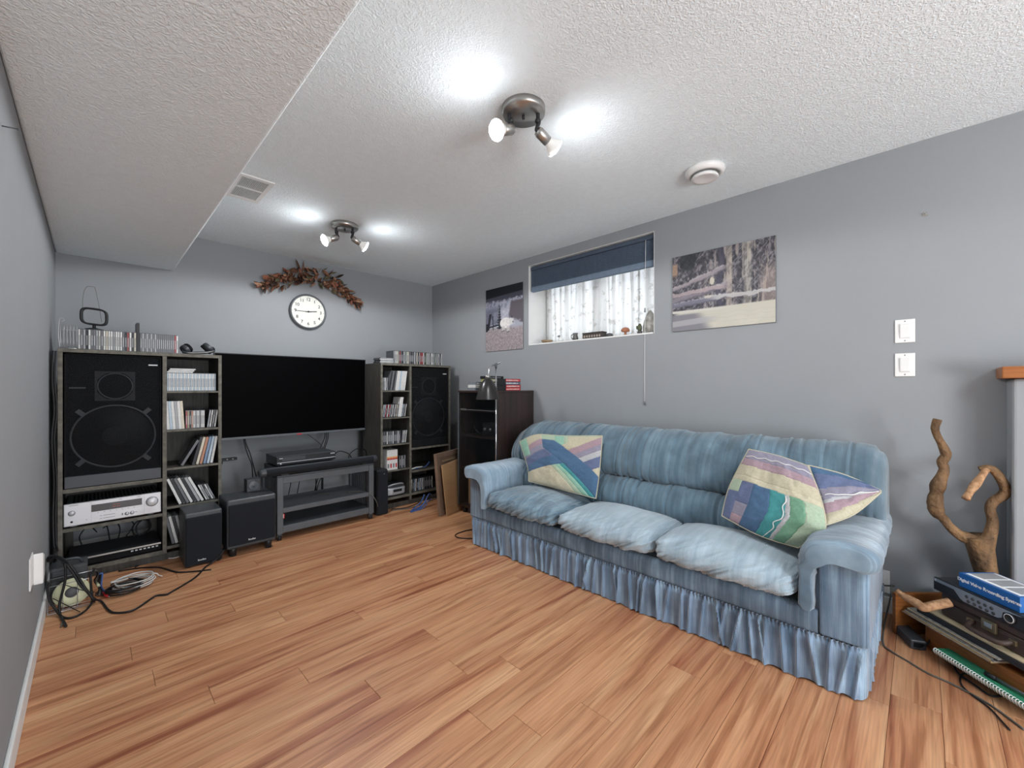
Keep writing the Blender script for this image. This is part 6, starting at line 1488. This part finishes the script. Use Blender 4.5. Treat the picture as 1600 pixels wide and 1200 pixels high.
cable('trailing_cable', [zy(110, 300, 3.43), zy(130, 240, 3.36), zy(200, 225, 3.30), zy(280, 250, 3.22), zy(360, 310, 3.13), zy(450, 410, 3.112), zy(530, 540, 3.112), zy(600, 650, 3.10), zy(700, 765, 3.10), z8(790, 800, .006), z8(870, 900, .005), z8(960, 940, .005), z8(1180, 910, .005), z8(1400, 770, .005), z8(1480, 725, .005), z8(1600, 712, .005), at(266, 926, Z=.005), at(304, 903, Z=.005), at(321, 886, Z=.006), at(335, 876, Y=3.292), at(347, 864, Y=3.292), Vector((.618, 3.33, .06)), Vector((.619, 3.45, .03))], .0052, M['cable_black'], 'long black cable trailing over floor from pile to bass speaker')
cable('second_cable', [zy(140, 300, 3.42), zy(180, 250, 3.34), zy(260, 262, 3.24), zy(340, 330, 3.125), zy(430, 440, 3.108), zy(520, 590, 3.104), zy(620, 690, 3.10), zy(690, 780, 3.10), z8(700, 800, .006)], .0055, M['cable_black'], 'thick black cable beside the trailing one across basket')
cable('draped_cable', [zy(250, 250, 3.30), zy(320, 320, 3.13), zy(340, 420, 3.112), zy(330, 560, 3.110), zy(290, 720, 3.108), zy(262, 850, 3.105), z8(270, 960, .008), z8(320, 1060, .006), z8(345, 1110, .006)], .0056, M['cable_black'], 'black cable draped over front of wire basket with frayed end')
cable('draped_cable', [zy(300, 520, 3.115), zy(160, 560, 3.115), zy(115, 640, 3.112), zy(140, 780, 3.11), zy(210, 890, 3.105), z8(290, 985, .006), z8(400, 1005, .006), z8(520, 960, .006), z8(620, 880, .006), zy(672, 790, 3.11), zy(660, 640, 3.118), zy(655, 480, 3.12), zy(700, 390, 3.2)], .0052, M['cable_black'], 'black cable looping low around the front of wire basket')
cable('cross_lead', [zy(180, 760, 3.112), zy(300, 820, 3.110), zy(420, 880, 3.108), z8(520, 930, .006)], .0022, M['cable_black'], 'thin black lead crossing lower front of the wire basket')
cable('cross_lead', [zy(330, 590, 3.112), zy(450, 630, 3.110), zy(560, 660, 3.110), zy(690, 690, 3.11)], .0022, M['cable_black'], 'thin black lead crossing upper front of the wire basket')
cable('frayed_lead', [z8(300, 980, .006), z8(300, 1060, .005), z8(280, 1120, .005)], .003, M['cable_grey'], 'short grey frayed lead end below the wire basket')
for k in range(5):
    p0 = z8(680 + 20 * k, 380 + 20 * k, .14 - .01 * k); cable('tangle_lead', [p0, z8(740 + 15 * k, 450, .10), z8(700 + 22 * k, 540 + 12 * k, .05), z8(760 + 10 * k, 640, .02), z8(720 + 40 * k, 720, .008)], .0038, M[['cable_black', 'cable_grey', 'cable_black', 'cable_black', 'cable_blue'][k]],
          ['black lead nearest the basket in the cable tangle', 'grey lead in the cable tangle beside basket', 'black lead in the middle of the cable tangle', 'black lead farthest from basket in the cable tangle', 'blue lead in the cable tangle beside basket'][k])
t = thing('red_plug', 'red audio plug end lying on floor in cable tangle', 'plug', z8(840, 720, 0))
p0, p1 = z8(800, 690, .010), z8(872, 732, .008)
MB().cyl(p0, p1, .006, .007, n=12).build('sleeve', M['red_mark'], parent=t); MB().cyl(p1, p1 + (p1 - p0).normalized() * .012, .0038, n=10).build('pin', M['nickel'], parent=t)
t = thing('yellow_plug', 'pale yellow audio plug on top of the cable tangle', 'plug', z8(755, 600, .04))
p0, p1 = z8(725, 560, .05), z8(758, 605, .045)
MB().cyl(p0, p1, .006, .007, n=12).build('sleeve', M['reel'], parent=t); MB().cyl(p1, p1 + (p1 - p0).normalized() * .010, .0038, n=10).build('pin', M['nickel'], parent=t)
for k, (a_, b_) in enumerate((((950, 660), (985, 680)), ((1000, 690), (1050, 682)), ((1365, 490), (1430, 488)))):
    p0, p1 = z8(*a_, .008), z8(*b_, .008); t = thing('white_plug', ['white plug tip left of the white coil front', 'white plug tip under the white coil front', 'white plug tip at the far side of white coil'][k], 'plug', p0)
    MB().cyl(p0, p1, .006, .005, n=10).build('sleeve', M['plastic_white'], parent=t); MB().cyl(p1, p1 + (p1 - p0).normalized() * .01, .003, n=8).build('pin', M['nickel'], parent=t)
cable('unit_front_lead', [z8(1400, 70, .10), z8(1340, 180, .06), z8(1300, 260, .02), z8(1270, 330, .006), z8(1210, 370, .005)], .0035, M['cable_black'], 'brown black lead hanging down front of the receiver unit')
cable('speaker_floor_lead', [z8(830, 400, .006), z8(1000, 360, .005), z8(1280, 295, .005), z8(1500, 262, .005), at(270, 872, Z=.005), at(284, 868, Z=.005)], .003, M['cable_white'], 'pale lead along the floor in front of receiver unit')
cable('grey_floor_lead', [z8(1000, 420, .006), z8(1250, 380, .005), z8(1500, 372, .005), at(265, 891, Z=.005), at(278, 894, Z=.005), at(300, 893, Z=.005), at(330, 890, Z=.004)], .0045, M['cable_black'], 'thick dark lead along floor to the bass speaker foot')
for k, (x, y1) in enumerate(((-.150, 3.556), (-.160, 3.55))):
    cable('wall_side_cable', [(x, y1, 1.36), (x - .004, y1 - .004, 1.20), (x + .004, y1, 1.02), (x - .005, y1 - .006, .85), (x + .003, y1, .62), (x, y1 - .01, .42), (x + .004, y1 - .04, .26), (x + .012, y1 - .10, .23)], .0045, M['cable_black'], ['black cable down the unit side, nearer the shelving unit', 'black cable down the unit side, nearer the side wall'][k], group='cables beside the receiver unit')
cable('sofa_end_cable', [at(742, 827, Z=.005), at(728, 829, Z=.005), at(714, 834, Z=.005), at(712, 838, Z=.005), at(722, 841, Z=.005), at(745, 841, Z=.005)], .004, M['cable_black'], 'black cable loop poking out from under the sofa far end')
